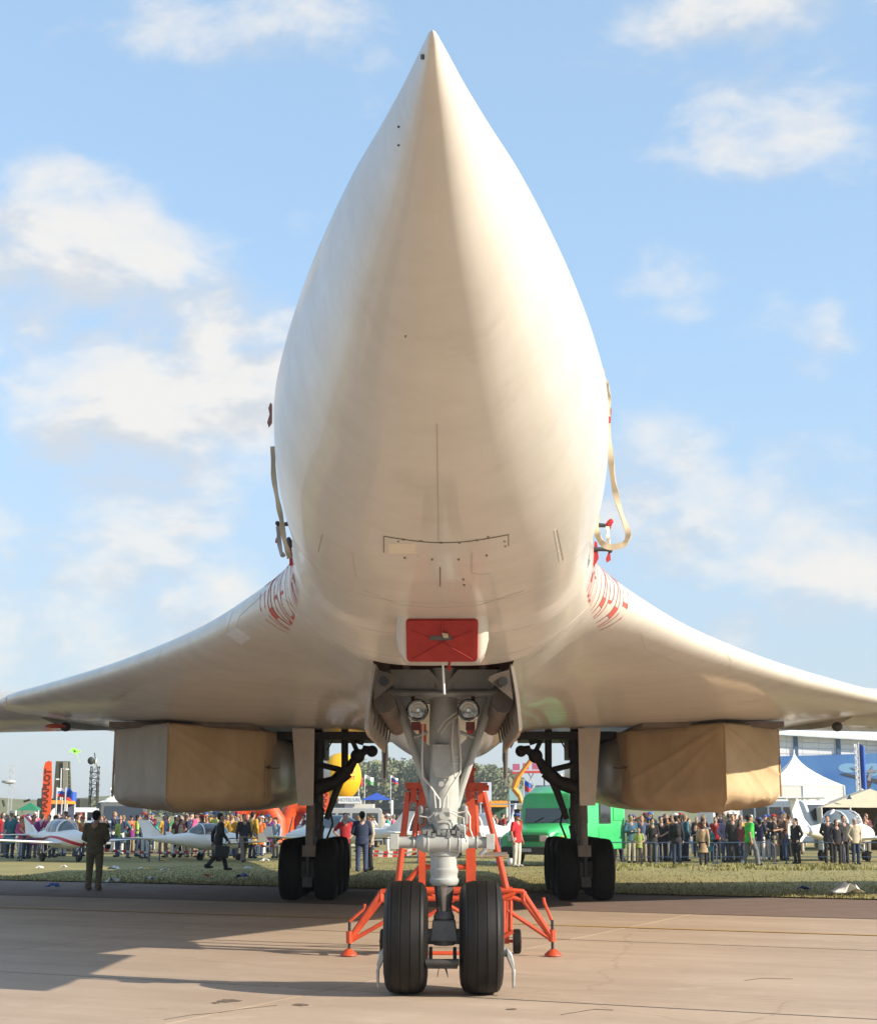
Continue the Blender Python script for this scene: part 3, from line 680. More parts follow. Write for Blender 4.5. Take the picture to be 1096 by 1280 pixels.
for pl, r in [([(-26, 905), (-27, 950), (-26, 972), (-15, 985), (-5, 1000), (-5, 1010)], .010), ([(18, 905), (21, 950), (20, 966), (8, 984), (0, 1000), (-1, 1010)], .010), ([(12, 900), (10, 930), (14, 975), (5, 990), (4, 1010)], .008),
              ([(-8, 915), (0, 902), (12, 893), (20, 888)], .007), ([(-4, 918), (4, 906), (16, 896)], .007), ([(-22, 975), (-12, 990), (-10, 1010)], .008),
              ([(7, 1012), (18, 1016), (29, 1014), (32, 1020), (32, 1036), (36, 1048)], .007), ([(7, 1014), (16, 1020), (24, 1022), (26, 1046)], .007), ([(-30, 1020), (-18, 1022), (-12, 1016)], .007), ([(10, 946), (18, 946)], .006), ([(10, 954), (18, 954)], .006)]:
    b.tube([q2(x, y, YG-.2-.03*(abs(x) < 14)) for x, y in pl], r, 7)
b.build('hydraulic_pipe', mat('pipe_pale', (.58, .57, .53), .4, metal=.2), ng)
b = MB()
for sg in (-1, 1):
    b.cap(q2(sg*27-1, 1010, YG-.05), q2(sg*27-1, 1028, YG-.05), .032, .032, 12); b.box(q2(sg*20, 1016, YG-.02), (.10, .08, .06))
    b.tube([q2(sg*14, 1036, YG-.1), q2(sg*28, 1040, YG-.1)], .05, 12)
for i in range(9): b.box(q2(-24+i*6, 1040+(i % 3)*2, YG-.17), (.035, .06, .035+.02*(i % 2)))
b.build('valve_block', mat('valve_grey', (.27, .28, .27), .4, var=.4, vscale=9), ng)
b = MB()
b.box((0, YG, .60), (.27, .26, .20), None, (.82, .9)); b.lathe([(.10, .10), (.13, .105), (.17, .085), (.19, .07)], (0, YG, .54+.06), 'Z', 26); b.lathe([(-.15, .03), (-.14, .11), (-.06, .125)], (0, YG, .60), 'Z', 20)
b.tube([(-.23, YG, .54), (.23, YG, .54)], .075, 18); b.build('axle_hub', mat('hub_grey', (.17, .175, .175), .4, var=.4, vscale=9), ng, bevel=.012)
b = MB()
for dx in (-16, 13): b.tube([q2(dx, 1185, YG-.2), q2(dx, 1200, YG-.35)], .018, 8)
b.prism([q2(-22, 1200, YG-.4), q2(18, 1200, YG-.4), q2(16, 1211, YG-.4), q2(-20, 1211, YG-.4)], (0, .12, 0)); b.tube([q2(-22, 1203, YG-.42), q2(18, 1203, YG-.42)], .03, 8)
b.tube([q2(-6, 1210, YG-.35), q2(-8, 1221, YG-.35)], .004, 5); b.tube([q2(2, 1210, YG-.35), q2(5, 1222, YG-.35)], [.014, .002], 6); b.build('tow_fitting', GREYD, ng)
def tyre_profile(w, r, rim, groove=4):
    h = w/2; p = [(-h*.62, rim), (-h*.9, rim+.06*r/.5), (-h, rim+(r-rim)*.42), (-h*.95, rim+(r-rim)*.68), (-h*.82, rim+(r-rim)*.87)]
    n = groove; ww = h*.66
    def crown(a): return r-(abs(a)/h)**2.6*(r-rim)*.16
    xs = [-ww+2*ww*i/(n-1) for i in range(n)]
    p.append((-h*.74, crown(h*.74)-.004))
    for x in xs: p += [(x-.009, crown(x)), (x-.006, crown(x)-.0055), (x+.006, crown(x)-.0055), (x+.009, crown(x))]
    p.append((h*.74, crown(h*.74)-.004)); p += [(h*.82, rim+(r-rim)*.87), (h*.95, rim+(r-rim)*.68), (h, rim+(r-rim)*.42), (h*.9, rim+.06*r/.5), (h*.62, rim)]
    return p
nt_me = MB().lathe(tyre_profile(.425, .54, .26, 4), (0, 0, 0), 'X', 64, closed=True).mesh('tyre', True, 25); nt_me.materials.append(RUBBER)
rim_me = MB().lathe([(-.15, .10), (-.13, .22), (-.16, .262), (-.10, .25), (.10, .25), (.16, .262), (.13, .22), (.15, .10)], (0, 0, 0), 'X', 32).mesh('rim'); rim_me.materials.append(GREY)
for x in (-.372, .362):
    for nm, me in (('tyre', nt_me), ('rim', rim_me)):
        o = obj_from(nm, me, None, ng); o.location = Vector((x, YG, .537))-AC
for sg in (-1, 1):
    b = MB(); pts = [(74, 1186), (80, 1192), (83, 1206), (81, 1216), (77, 1206), (73, 1196)]
    b.prism([q2(sg*x+2, y, YG-.25) for x, y in pts], (0, .25, 0)); b.prism([q2(sg*80+2, 1212, YG-.22), q2(sg*84+2, 1211, YG-.22), q2(sg*83+2, 1234, YG-.22), q2(sg*80+2, 1236, YG-.22)], (0, .05, 0))
    b.tube([q2(sg*66, 1180, YG-.1), q2(sg*76, 1194, YG-.2)], .03, 8); b.build('debris_guard', mat('guard_metal', (.46, .46, .45), .35, metal=.4, var=.35, vscale=14), ng, bevel=.01)
    c = q2(sg*31.5-1, 888, YG-.26)
    b = MB(); b.lathe([(.15, .04), (.09, .085), (0, .108), (-.022, .112), (-.03, .106), (-.012, .098), (0, .096)], c, 'Y', 28, caps=False); la = b.build('landing_light', CHROME, ng)
    b = MB(); b.lathe([(.085, .004), (.07, .05), (.035, .08), (0, .095)], c, 'Y', 28, caps=False); b.lathe([(.02, .018), (.06, .018)], c, 'Y', 12); b.build('reflector', mat('reflector', (.80, .78, .75), .12, metal=1), ng)
    b = MB(); b.ell((c[0], c[1]-.005, c[2]), (.097, .022, .097), 24, 9)
    gm = bpy.data.materials.get('lamp_glass') or bpy.data.materials.new('lamp_glass'); gm.use_nodes = True; bs = gm.node_tree.nodes['Principled BSDF']
    bs.inputs['Transmission Weight'].default_value = 1; bs.inputs['Roughness'].default_value = .02; bs.inputs['IOR'].default_value = 1.3; b.build('lamp_glass', gm, ng)
    b = MB(); b.box((c[0]+.02*sg, c[1]+.1, c[2]-.15), (.09, .12, .08)); b.tube([(c[0]+sg*.05, c[1]+.1, c[2]-.09), (c[0]+sg*.05, c[1]+.16, c[2]+.2)], .02); b.build('lamp_bracket', mat('dark_red_bracket', (.12, .018, .014), .5), ng)
b = MB(); b.tube([P(553, 820, 12.9), P(555.5, 868, 12.9)], .009, 8); b.build('whip_antenna', WHITE, ac)

# bomb-sight fairing under the chin and its red cover
def fair():
    b = MB(); rings = []
    for (Y, hw, zt, dz, ch) in ((10.9, .30, 3.34, .03, .02), (11.55, .345, 3.32, .06, .03), (11.70, .352, 3.32, .09, .04), (12.0, .368, 3.30, .385, .09), (12.6, .37, 3.22, .29, .09), (13.2, .36, 3.12, .13, .05), (13.5, .34, 3.08, .06, .03)):
        zb = zt-dz
        rings.append([(-hw*.98, Y, zt+.05), (-hw, Y, zb+ch*1.8), (-hw*.93, Y, zb+ch*.7), (-hw*.80, Y, zb), (hw*.80, Y, zb), (hw*.93, Y, zb+ch*.7), (hw, Y, zb+ch*1.8), (hw*.98, Y, zt+.05)])
    b.loft(rings); return b.build('sight_fairing', PAINT, ac, ang=30, bevel=.02)
fair()
b = MB(); c0 = P(552.5, 773, 11.72); c1 = P(552.5, 825, 11.98); hw = 44*.0064
pts = []
def rr(hw, hh, r, n=5):
    o = []
    for cx, cy, a0 in ((hw-r, hh-r, 0), (-hw+r, hh-r, 90), (-hw+r, -hh+r, 180), (hw-r, -hh+r, 270)):
        for i in range(n+1): a = R(a0+90*i/n); o.append((cx+r*math.cos(a), cy+r*math.sin(a)))
    return o
cc = (c0+c1)/2; up = (c0-c1); hh = up.length/2; up.normalize(); rt = Vector((1, 0, 0)); nr = rt.cross(up)
rc = bpy.data.objects.new('x', None)
bpy.data.objects.remove(rc)
sc_root = empty('sight_cover', (cc.x, cc.y, cc.z-.15), 'red square canvas cover strapped over the window under the nose', 'cover')
outl = rr(hw, hh, .035)
rings = [[cc+rt*x*s+up*y*s+nr*d for x, y in outl] for s, d in ((1.0, -.14), (1.0, .015), (.985, .03), (.6, .036), (.05, .036))]
b = MB(); b.loft(rings); b.build('cover_cloth', REDC, sc_root, ang=60)
b = MB()
for s in (-1, 1): b.tube([cc+rt*(-hw*.85*s)+up*hh*.85*-1+nr*.034, cc+nr*.04, cc+rt*(hw*.85*s)+up*hh*.55+nr*.034], .004, 5)
b.tube([cc+up*hh*1.0+nr*.02, cc+up*hh*.45+nr*.045], .012, 6); b.build('cover_seam', mat('dark_red_seam', (.27, .018, .014), .8), sc_root)
b = MB(); b.box(cc+up*hh*.22+nr*.045-rt*.01, (.17, .015, .035)); b.build('name_plate', mat('plate_dark', (.10, .085, .075), .5), sc_root)
b = MB(); b.prism([cc+up*hh*.5+nr*.05, cc+up*hh*.46+rt*.045+nr*.05, cc+up*hh*.26+rt*.05+nr*.05, cc+up*hh*.28+rt*.01+nr*.05], nr*.01); b.build('tie_knot', WEB, sc_root)
b = MB(); b.tube([P(562, 826, 12.1), P(561, 833, 12.1)], .012, 6); b.tube([P(561, 833, 12.1), P(562, 838, 12.1)], [.02, .015], 6); b.build('pull_tag', REDC, sc_root)

# nacelles
def sq_ring(xc, hw, zc, hh, Y, ex=4.5, n=40, fl=0):
    o = []
    for i in range(n):
        t = 2*math.pi*i/n; c, s = math.cos(t), math.sin(t)
        o.append((xc+hw*math.copysign(abs(c)**(2/ex), c), Y+(fl if False else 0), zc+hh*math.copysign(abs(s)**(2/ex), s)))
    return o
for sg in (-1, 1):
    b = MB(); rings = []
    for Y, xi, xo, zt, zb, ex in ((29.7, 3.50, 6.10, 3.30, 2.0, 7), (30.0, 3.36, 6.14, 3.32, 1.9, 6), (30.5, 3.24, 6.2, 3.36, 1.84, 4.5), (32.5, 3.12, 6.24, 3.42, 1.80, 3.4), (36, 3.15, 6.3, 3.5, 1.85, 3), (41, 3.3, 6.2, 3.55, 2.0, 3), (46, 3.5, 6.0, 3.5, 2.3, 3)):
        rings.append(sq_ring(sg*(xi+xo)/2, (xo-xi)/2, (zt+zb)/2, (zt-zb)/2, Y, ex))
    b.loft(rings); b.build('engine_nacelle', mat('nacelle_metal', (.50, .46, .41), .30, metal=.35, var=.25, vscale=1.5), ac)
    b = MB(); b.prism([(sg*4.80, 26.95, 3.30), (sg*4.80, 29.2, 3.36), (sg*4.80, 29.2, 2.05), (sg*4.80, 27.15, 2.05)], (sg*.14, 0, 0)); b.build('intake_splitter', PAINT, ac, smooth=False)
    b = MB(); b.box((sg*4.83, 29.3, 3.33), (2.55, 3.4, .10)); b.build('boundary_layer_plate', BROWNM, ac)
# fabric covers on the intakes
def intake_cover(sg, label):
    root = empty('intake_cover', (sg*4.87, 28, 1.75), label, 'engine cover', 'engine intake covers')
    path = [(3.36, 30.3), (3.44, 29.5), (3.50, 29.1), (4.87, 26.78), (6.14, 28.35), (6.19, 28.7), (6.24, 30.0)]
    seg = [3, 2, 34, 34, 2, 4]; pp = []; pan = []
    for i, ((xa, ya), (xb, yb)) in enumerate(zip(path[:-1], path[1:])):
        for k in range(seg[i]): f = k/seg[i]; pp.append((xa+(xb-xa)*f, ya+(yb-ya)*f)); pan.append(i)
    pp.append(path[-1]); pan.append(5); n = len(pp); rv = random.Random(3 if sg > 0 else 9)
    def wr(i, j, x, z):                                   # soft folds hanging from the splitter edge
        f = 0
        if pan[i] in (2, 3):
            u = (abs(pp[i][0])-4.87)
            for k in range(3):
                d = (3.25-z)-(abs(u)*(.65+.42*k)+.08*k)
                f += (.034-.008*k)*math.exp(-(d/.045)**2)
            f += .018*math.sin(5*z+9*u)*math.sin(3.1*u+sg)
        return f
    rows = 30; ids = {}
    def make(sel, name, m):
        b = MB(); idx = [i for i in range(n) if sel(i)]
        vs = []; 
        for j in range(rows+9):
            for i in idx:
                x, y = pp[i]
                if j <= rows:
                    f = j/rows; z = 3.31-1.29*f; t = min(i, n-1-i); w = wr(i, j, x, z)
                    # bulge and fold, pushed along the outward direction
                    if i == 0 or i == n-1: ox, oy = 0, 0
                    else:
                        dx, dy = pp[i+1][0]-pp[i-1][0], pp[i+1][1]-pp[i-1][1]; l = math.hypot(dx, dy); ox, oy = dy/l, -dx/l
                    rd = .05*max(0, (f-.88)/.12)**2+.02*max(0, (.06-f)/.06)
                    s = w-rd+.012*math.sin(2.2*math.pi*f)
                    vs.append((sg*(x+ox*s), y+oy*s, z+.02*math.sin(x*4+sg)*f))
                else:
                    f = (j-rows)/8; cx, cy = 4.9, 29.6
                    z = 2.02-.27*math.sin(math.pi*min(1, f*.8+.02))**.8*(1-.35*abs(x-4.7)/1.5)+.02*math.sin(x*9)*math.sin(f*7)
                    vs.append((sg*(x+(cx-x)*f*.6), y+(cy-y)*f*.85+.03*(f), z))
        w_ = len(idx)
        fs = [(j*w_+i, j*w_+i+1, (j+1)*w_+i+1, (j+1)*w_+i) for j in range(rows+8) for i in range(w_-1)]
        b.add(vs, fs); o = b.build(name, m, root, ang=40); md = o.modifiers.new('thick', 'SOLIDIFY'); md.thickness = .012; md.offset = -1; return o
    c = next(i for i in range(n) if pan[i] == 3)
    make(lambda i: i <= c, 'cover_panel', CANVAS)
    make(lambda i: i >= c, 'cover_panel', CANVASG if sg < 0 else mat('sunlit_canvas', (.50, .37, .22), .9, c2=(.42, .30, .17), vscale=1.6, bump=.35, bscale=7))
    b = MB(); b.tube([(sg*4.87, 26.76, 3.30), (sg*4.87, 26.75, 2.6), (sg*4.87, 26.76, 2.0), (sg*4.86, 27.1, 1.83)], .014, 6); b.build('cover_hem', mat('hem_canvas', (.34, .235, .12), .9), root)
    b = MB(); b.tube([(sg*3.47, 29.3, 3.28), (sg*3.46, 29.33, 2.05)], .02, 6); b.build('cover_hem', mat('hem_canvas', (.34, .235, .12), .9), root)
    b = MB(); b.tube([(sg*6.17, 28.46, 3.28), (sg*6.18, 28.46, 2.05)], .02, 6); b.build('cover_hem', mat('hem_canvas', (.34, .235, .12), .9), root)
    b = MB(); 
    b.tube([(sg*3.46, 29.3, 2.62), (sg*3.33, 29.5, 2.6), (sg*3.26, 29.9, 2.62)], .012, 6); b.tube([(sg*3.40, 29.3, 2.58), (sg*3.38, 29.3, 2.64)], .03, 6)
    for zz in (2.5, 2.72, 2.2): b.tube([(sg*6.18, 28.6, zz), (sg*6.22, 28.58, zz-.05)], .014, 5)
    b.build('cover_tie', mat('tie_dark', (.12, .08, .05), .9), root)
intake_cover(-1, 'tan and grey fabric cover on the left engine intakes, in the shade'); intake_cover(1, 'tan fabric cover on the right engine intakes, its outer face in full sun')

# main gears
mt_me = MB().lathe(tyre_profile(.47, .625, .30, 4), (0, 0, 0), 'X', 48, closed=True).mesh('tyre', True, 25); mt_me.materials.append(mat('main_tyre_rubber', (.010, .0095, .009), .8, var=.3, spec=.2))
mr_me = MB().lathe([(-.16, .06), (-.17, .14), (-.12, .24), (-.17, .305), (-.10, .29), (.10, .29), (.17, .305), (.12, .24), (.17, .14), (.16, .06)], (0, 0, 0), 'X', 24).mesh('rim'); mr_me.materials.append(BLACK)
def main_gear(sg):
    X = 2.84; b = MB()
    b.tube([(sg*X, 33.9, .62), (sg*X, 33.6, 1.5), (sg*(X-.02), 33.0, 3.5)], [.12, .13, .15], 18)
    b.tube([(sg*X, 31.9, .625), (sg*X, 35.7, .625)], .15, 14)
    for y in (32.1, 33.8, 35.5): b.tube([(sg*(X-.5), y, .625), (sg*(X+.5), y, .625)], .10, 14)
    b.box((sg*(X), 31.85, .62), (.30, .2, .32)); b.tube([(sg*X, 31.72, .98), (sg*X, 31.72, .35)], .05, 10); b.box((sg*X, 31.7, .38), (.2, .1, .2))
    b.box((sg*(X-.05), 33.2, 3.1), (.4, 1.2, .4))
    b.tube([(sg*(X-.12), 32.6, 3.3), (sg*(X-.12), 32.9, 1.2)], .10, 10); b.tube([(sg*(X-.22), 32.4, 1.5), (sg*(X-.1), 32.2, .8)], .07, 8)
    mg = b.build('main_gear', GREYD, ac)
    K = mat('gear_brace_dark', (.022, .02, .018), .6, var=.3)  # shade around the main gear is put into this brace colour
    def q(px, py, Y=31.5): p = P(px, py, Y); return (sg*abs(p.x), Y, p.z)
    b = MB(); 
    b.tube([q(431, 880), q(431, 965)], .075, 10); b.tube([q(465, 939), q(453, 936)], [.10, .075], 12); b.ell(q(465, 939), (.12, .12, .12)); b.ell(q(447, 945), (.15, .12, .15)); b.tube([q(457, 938), q(444, 948), q(434, 964)], [.08, .085, .12], 10)
    b.tube([q(434, 964), q(418, 978), q(396, 985)], [.15, .14, .16], 12); b.tube([q(429, 968), q(420, 990), q(408, 1024)], [.09, .075, .06], 10)
    b.tube([q(425, 962), q(396, 955)], .06, 8); b.lathe([(-.17, .09), (.17, .09)], q(434, 964), 'Y', 14); b.lathe([(-.17, .07), (.17, .07)], q(426, 970), 'Y', 14)
    b.tube([q(448, 930), q(452, 918)], .10, 8); b.tube([q(446, 938), q(440, 925), q(444, 915)], .05, 8); b.tube([q(416, 925), q(409, 938)], .016, 6)
    b.tube([q(470, 920), q(478, 935)], .014, 5)
    b.tube([q(396, 1000), q(404, 1012), q(402, 1030), q(396, 1046)], .03, 8); b.tube([q(412, 1010), q(416, 1030), q(408, 1050)], .022, 8)
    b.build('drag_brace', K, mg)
    b = MB(); b.box((sg*2.55, 30.6, 3.27), (2.3, .18, .14)); b.box((sg*2.55, 33.0, 3.36), (1.9, 3.0, .1)); b.build('gear_well_shade', BLACK, mg)  # black slab stands in for the shade inside the wheel well, beside a beam
    b = MB(); px = lambda p: P(p, 950, 29.2).x
    xl, xr = P(365, 917, 29.2), P(393, 917, 29.2); bl, br = P(372, 1007, 29.2), P(391.5, 1007, 29.2)
    pts = [(sg*-xl.x, 29.2, xl.z+.1), (sg*-xr.x, 29.2, xr.z+.1), (sg*-br.x, 29.2, br.z), (sg*-bl.x, 29.2, bl.z)]
    b.prism(pts, (0, .06, 0))
    b.build('main_gear_door', mat('gear_door_paint', (.56, .50, .42), .5, var=.15), mg, smooth=False, bevel=.01)
    b = MB(); 
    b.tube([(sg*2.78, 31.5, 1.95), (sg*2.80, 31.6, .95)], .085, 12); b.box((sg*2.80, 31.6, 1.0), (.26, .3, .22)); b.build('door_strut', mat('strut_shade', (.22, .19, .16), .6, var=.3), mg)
    for y in (32.1, 33.8, 35.5):
        for dx in (-.36, .36):
            for nm, me in (('tyre', mt_me), ('rim', mr_me)):
                o = obj_from(nm, me, None, mg); o.location = Vector((sg*X+dx*(1.0), y, .622))-AC
main_gear(-1); main_gear(1)

# probes and straps hanging on the flanks
def S(px, py, Y): return P(px, py, Y)
def probe(pl, tip, m2, Y):
    b = MB(); b.tube([S(x, y, Y) for x, y in pl], [.022, .016]+[.014]*(len(pl)-2), 8); o = b.build('air_data_probe', GREYD, ac)
    b = MB(); b.cap(S(*tip[0], Y), S(*tip[1], Y), .02, .024, 8); b.build('probe_cap', m2, o)
probe([(366, 654), (352, 656)], ((347, 654), (350, 657)), BLACK, 12.6); probe([(372, 676), (362, 678)], ((361, 674), (363, 682)), GREYD, 12.9)
probe([(740, 656), (758, 657)], ((759, 656), (763, 652)), REDF, 12.6); probe([(734, 686), (760, 687)], ((760, 684), (762, 688)), GREYD, 12.9)
def strap(pl, w, Y, m, name, label, cat, group=None):
    pts = [S(x, y, Y) for x, y in pl]; sm = []
    xs = np.arange(len(pts)); t = np.linspace(0, len(pts)-1, len(pts)*5)
    co = [cub(t, xs, [p[i] for p in pts]) for i in range(3)]
    sm = [Vector((co[0][i], co[1][i], co[2][i])) for i in range(len(t))]
    b = MB(); rings = []
    for i, p in enumerate(sm):
        d = (sm[min(i+1, len(sm)-1)]-sm[max(i-1, 0)]).normalized(); tw = .9*math.sin(i*.45)
        s = d.cross(Vector((math.sin(tw), -math.cos(tw), 0))).normalized()*w/2; n_ = d.cross(s).normalized()*.004
        rings.append([p-s-n_, p+s-n_, p+s+n_, p-s+n_])
    b.loft(rings); o = b.build(name, m, None); return tag(o, label, cat, group)
strap([(759, 528), (762, 560), (766, 600), (774, 636), (785, 668), (778, 681), (762, 684), (750, 676), (745, 660), (746, 644)], .05, 12.2, WEB, 'canvas_strap', 'long beige strap looping down the sunlit right side of the fuselage', 'strap', 'straps on the fuselage sides')
strap([(341.5, 558), (342, 590), (347, 625), (352, 650), (355, 672), (360, 690), (362, 698)], .045, 12.2, WEB, 'canvas_strap', 'beige strap hanging straight down the shaded left side of the fuselage', 'strap', 'straps on the fuselage sides')
strap([(348, 658), (349, 676), (353, 694), (356, 692)], .04, 12.5, mat('grey_webbing', (.33, .32, .31), .9), 'canvas_strap', 'short grey strap loop below the left probe', 'strap', 'straps on the fuselage sides')
strap([(759, 658), (759.5, 672), (761, 686)], .035, 12.5, mat('pale_webbing', (.60, .56, .48), .9), 'canvas_strap', 'short pale strap between the two right probes', 'strap', 'straps on the fuselage sides')
strap([(750, 462), (755, 478), (758.5, 495), (759, 520)], .06, 11.2, WEB, 'canvas_strap', 'beige strap at the upper right edge of the fuselage', 'strap', 'straps on the fuselage sides')
def flag(pl, Y, m, label):
    b = MB(); b.prism([S(x, y, Y) for x, y in pl], (0, .02, 0)); o = b.build('warning_tag', m, None, smooth=False); tag(o, label, 'warning tag', 'warning tags on the fuselage')
flag([(743, 676), (746, 678), (748, 698), (742, 709), (741, 700)], 12.9, REDF, 'longest red cloth tag, lower left of the tags by the right probes')
flag([(762, 686), (763, 700), (758, 703), (757, 698)], 12.9, REDF, 'small red tag hanging under the lower right probe')
flag([(763, 648), (766, 650), (763, 661), (758, 659)], 12.6, REDF, 'red tag on the tip of the upper right probe')
flag([(757, 488), (761, 491), (762, 506), (764, 512), (763, 528), (759, 528), (758, 505)], 11.4, mat('faded_red', (.46, .09, .075), .8), 'faded red tag high on the right edge of the fuselage')
flag([(361, 680), (364, 682), (367, 706), (362, 707)], 12.9, REDF, 'red tag hanging below the left probes')
flag([(345, 672), (348, 674), (347.5, 679), (344, 678)], 12.6, mat('dull_red', (.30, .05, .04), .8), 'tiny dull red tag at the end of the left probe')
flag([(338, 503), (340, 505), (340, 528), (336, 534), (334, 528), (337, 518), (335.5, 510)], 11.4, mat('brown_red', (.26, .13, .10), .8), 'brownish tag high on the left edge of the fuselage')

# orange servicing stand behind the nose gear
def stand():
    Y = 19.4; root = empty('service_stand', (0, Y, 0), 'orange tubular servicing stand with outriggers and small wheels behind the nose gear', 'stand')
    def s(px, py, dy=0): p = P(px, py, Y+dy); return (p.x, p.y, p.z)
    b = MB()
    for x0, x1 in ((524.5, 531), (583, 593)):
        b.box(((s(x0, 1000)[0]+s(x1, 1000)[0])/2, Y, (.35+2.1)/2), (abs(s(x1, 1000)[0]-s(x0, 1000)[0])+.02, .09, 1.75))
    b.tube([s(528, 905), s(528, 1000)], .05, 10); b.tube([s(588, 905), s(588, 1000)], .05, 10)
    for x in (528, 588): b.lathe([(-.02, .075), (.02, .075)], s(x, 962), 'Z', 12); b.lathe([(-.02, .07), (.02, .07)], s(x, 992), 'Z', 12)
    for dy in (0, .9):
        b.tube([s(510, 990, dy), s(497, 1108, dy)], .042, 10); b.tube([s(604, 990, dy), s(633, 1112, dy)], .042, 10)
    b.box(s(519, 982), (.24, .25, .07)); b.box(s(597, 982), (.24, .25, .07))
    b.box(s(517, 994), (.07, .12, .18)); b.box(s(600, 994), (.07, .12, .18)); b.tube([s(509, 985), s(533, 985)], .035, 8); b.tube([s(584, 985), s(611, 985)], .035, 8)
    b.tube([s(524, 1000), s(516, 1060)], .035, 8); b.tube([s(594, 1000), s(597, 1060)], .035, 8)
    b.tube([s(497, 1113), s(640, 1113)], .045, 10); b.tube([s(497, 1123), s(640, 1123)], .035, 10); b.tube([s(497, 1113, .9), s(640, 1113, .9)], .045, 10)
    b.tube([s(525, 1084), s(595, 1084)], .035, 8); b.tube([s(525, 1084), s(501, 1112)], .035, 8); b.tube([s(524, 1060), s(592, 1060)], .03, 8)
    b.tube([s(527, 1110), s(590, 1150)], .025, 8); b.tube([s(590, 1110), s(527, 1150)], .025, 8)
    for x in (502, 630):
        for dy in (0, .9): 
            b.tube([s(x, 1112, dy), s(x, 1168, dy)], .028, 8); b.tube([s(x+8, 1112, dy), s(x+8, 1166, dy)], .028, 8); b.tube([s(x, 1166, dy), s(x+8, 1114, dy)], .02, 6); b.tube([s(x+4, 1114, dy), s(x+3, 1166, dy)], .02, 6)
        b.tube([s(x-2, 1122, -.05), s(x+14, 1116, -.05)], .026, 8); b.tube([s(x-2, 1172, -.05), s(x+11, 1164, -.05)], .026, 8)
    b.tube([s(503, 1192, .2), s(632, 1192, .2)], .03, 8)
    b.build('stand_frame', ORANGE, root)
    for sg, (hx, hy), (fx, fy) in ((-1, (478, 1116), (437, 1176)), (1, (646, 1116), (690, 1174))):
        b = MB(); nx = 478 if sg < 0 else 652
        b.tube([s(500 if sg < 0 else 632, 1113), s(nx, 1114), s(fx, fy-2)], .038, 10); b.tube([s(500 if sg < 0 else 634, 1120), s(nx+sg*2, 1126), s(fx, fy)], .03, 10); b.tube([s(506 if sg < 0 else 634, 1138), s(fx-sg*2, fy)], .026, 8)
        b.tube([s(nx+sg*20, 1139), s(nx+sg*17, 1146)], .03, 8); b.tube([s(nx+sg*2, 1114), s(nx+sg*2, 1126)], .04, 8)
        b.tube([s(fx, fy-12), s(fx, fy+3)], .045, 10)
        o = b.build('outrigger', ORANGE, root)
        b = MB(); b.tube([s(fx, fy-24), s(fx+sg*.5, 1186)], .018, 8); b.build('jack_screw', BLACK, root)
        b = MB(); z0 = 0.012; p = s(fx+sg*1, 1188); b.lathe([(.01, .11), (.035, .10), (.09, .03)], (p[0], p[1], 0), 'Z', 18); b.build('foot_pad', ORANGE, root)
        b = MB()
        if sg > 0: b.tube([s(fx-1, fy-24), s(fx-10, fy-46), s(fx-11, fy-52)], .02, 7)
        else: b.tube([s(fx, fy-24), s(fx+18, fy-40), s(fx+19, fy-46)], .02, 7)
        b.build('crank_handle', ORANGE, root)
        wx = 480 if sg < 0 else 646; p = s(wx, 1180, .4); 
        b = MB(); b.lathe([(-.045, .06), (-.05, .13), (-.035, .15), (.035, .15), (.05, .13), (.045, .06)], (p[0], p[1], .15), 'X', 24); o = b.build('caster_tyre', RUBBER, root)
        b = MB(); b.lathe([(-.052, .03), (-.05, .09), (.05, .09), (.052, .03)], (p[0], p[1], .15), 'X', 20); b.tube([(p[0]-sg*.15, p[1], .15), (p[0]+sg*.06, p[1], .15)], .02, 8); b.box((p[0]-sg*.13, p[1], .22), (.06, .06, .2)); b.build('caster_wheel', ORANGE, root)
    b = MB(); b.tube([s(600, 1040, -.3), s(607, 1062, -.3), s(600, 1070, -.3)], .035, 8); b.tube([s(600, 1068, -.3), s(634, 1068, -.3)], .03, 8); b.build('hose_coupling', STEEL, root)
stand()

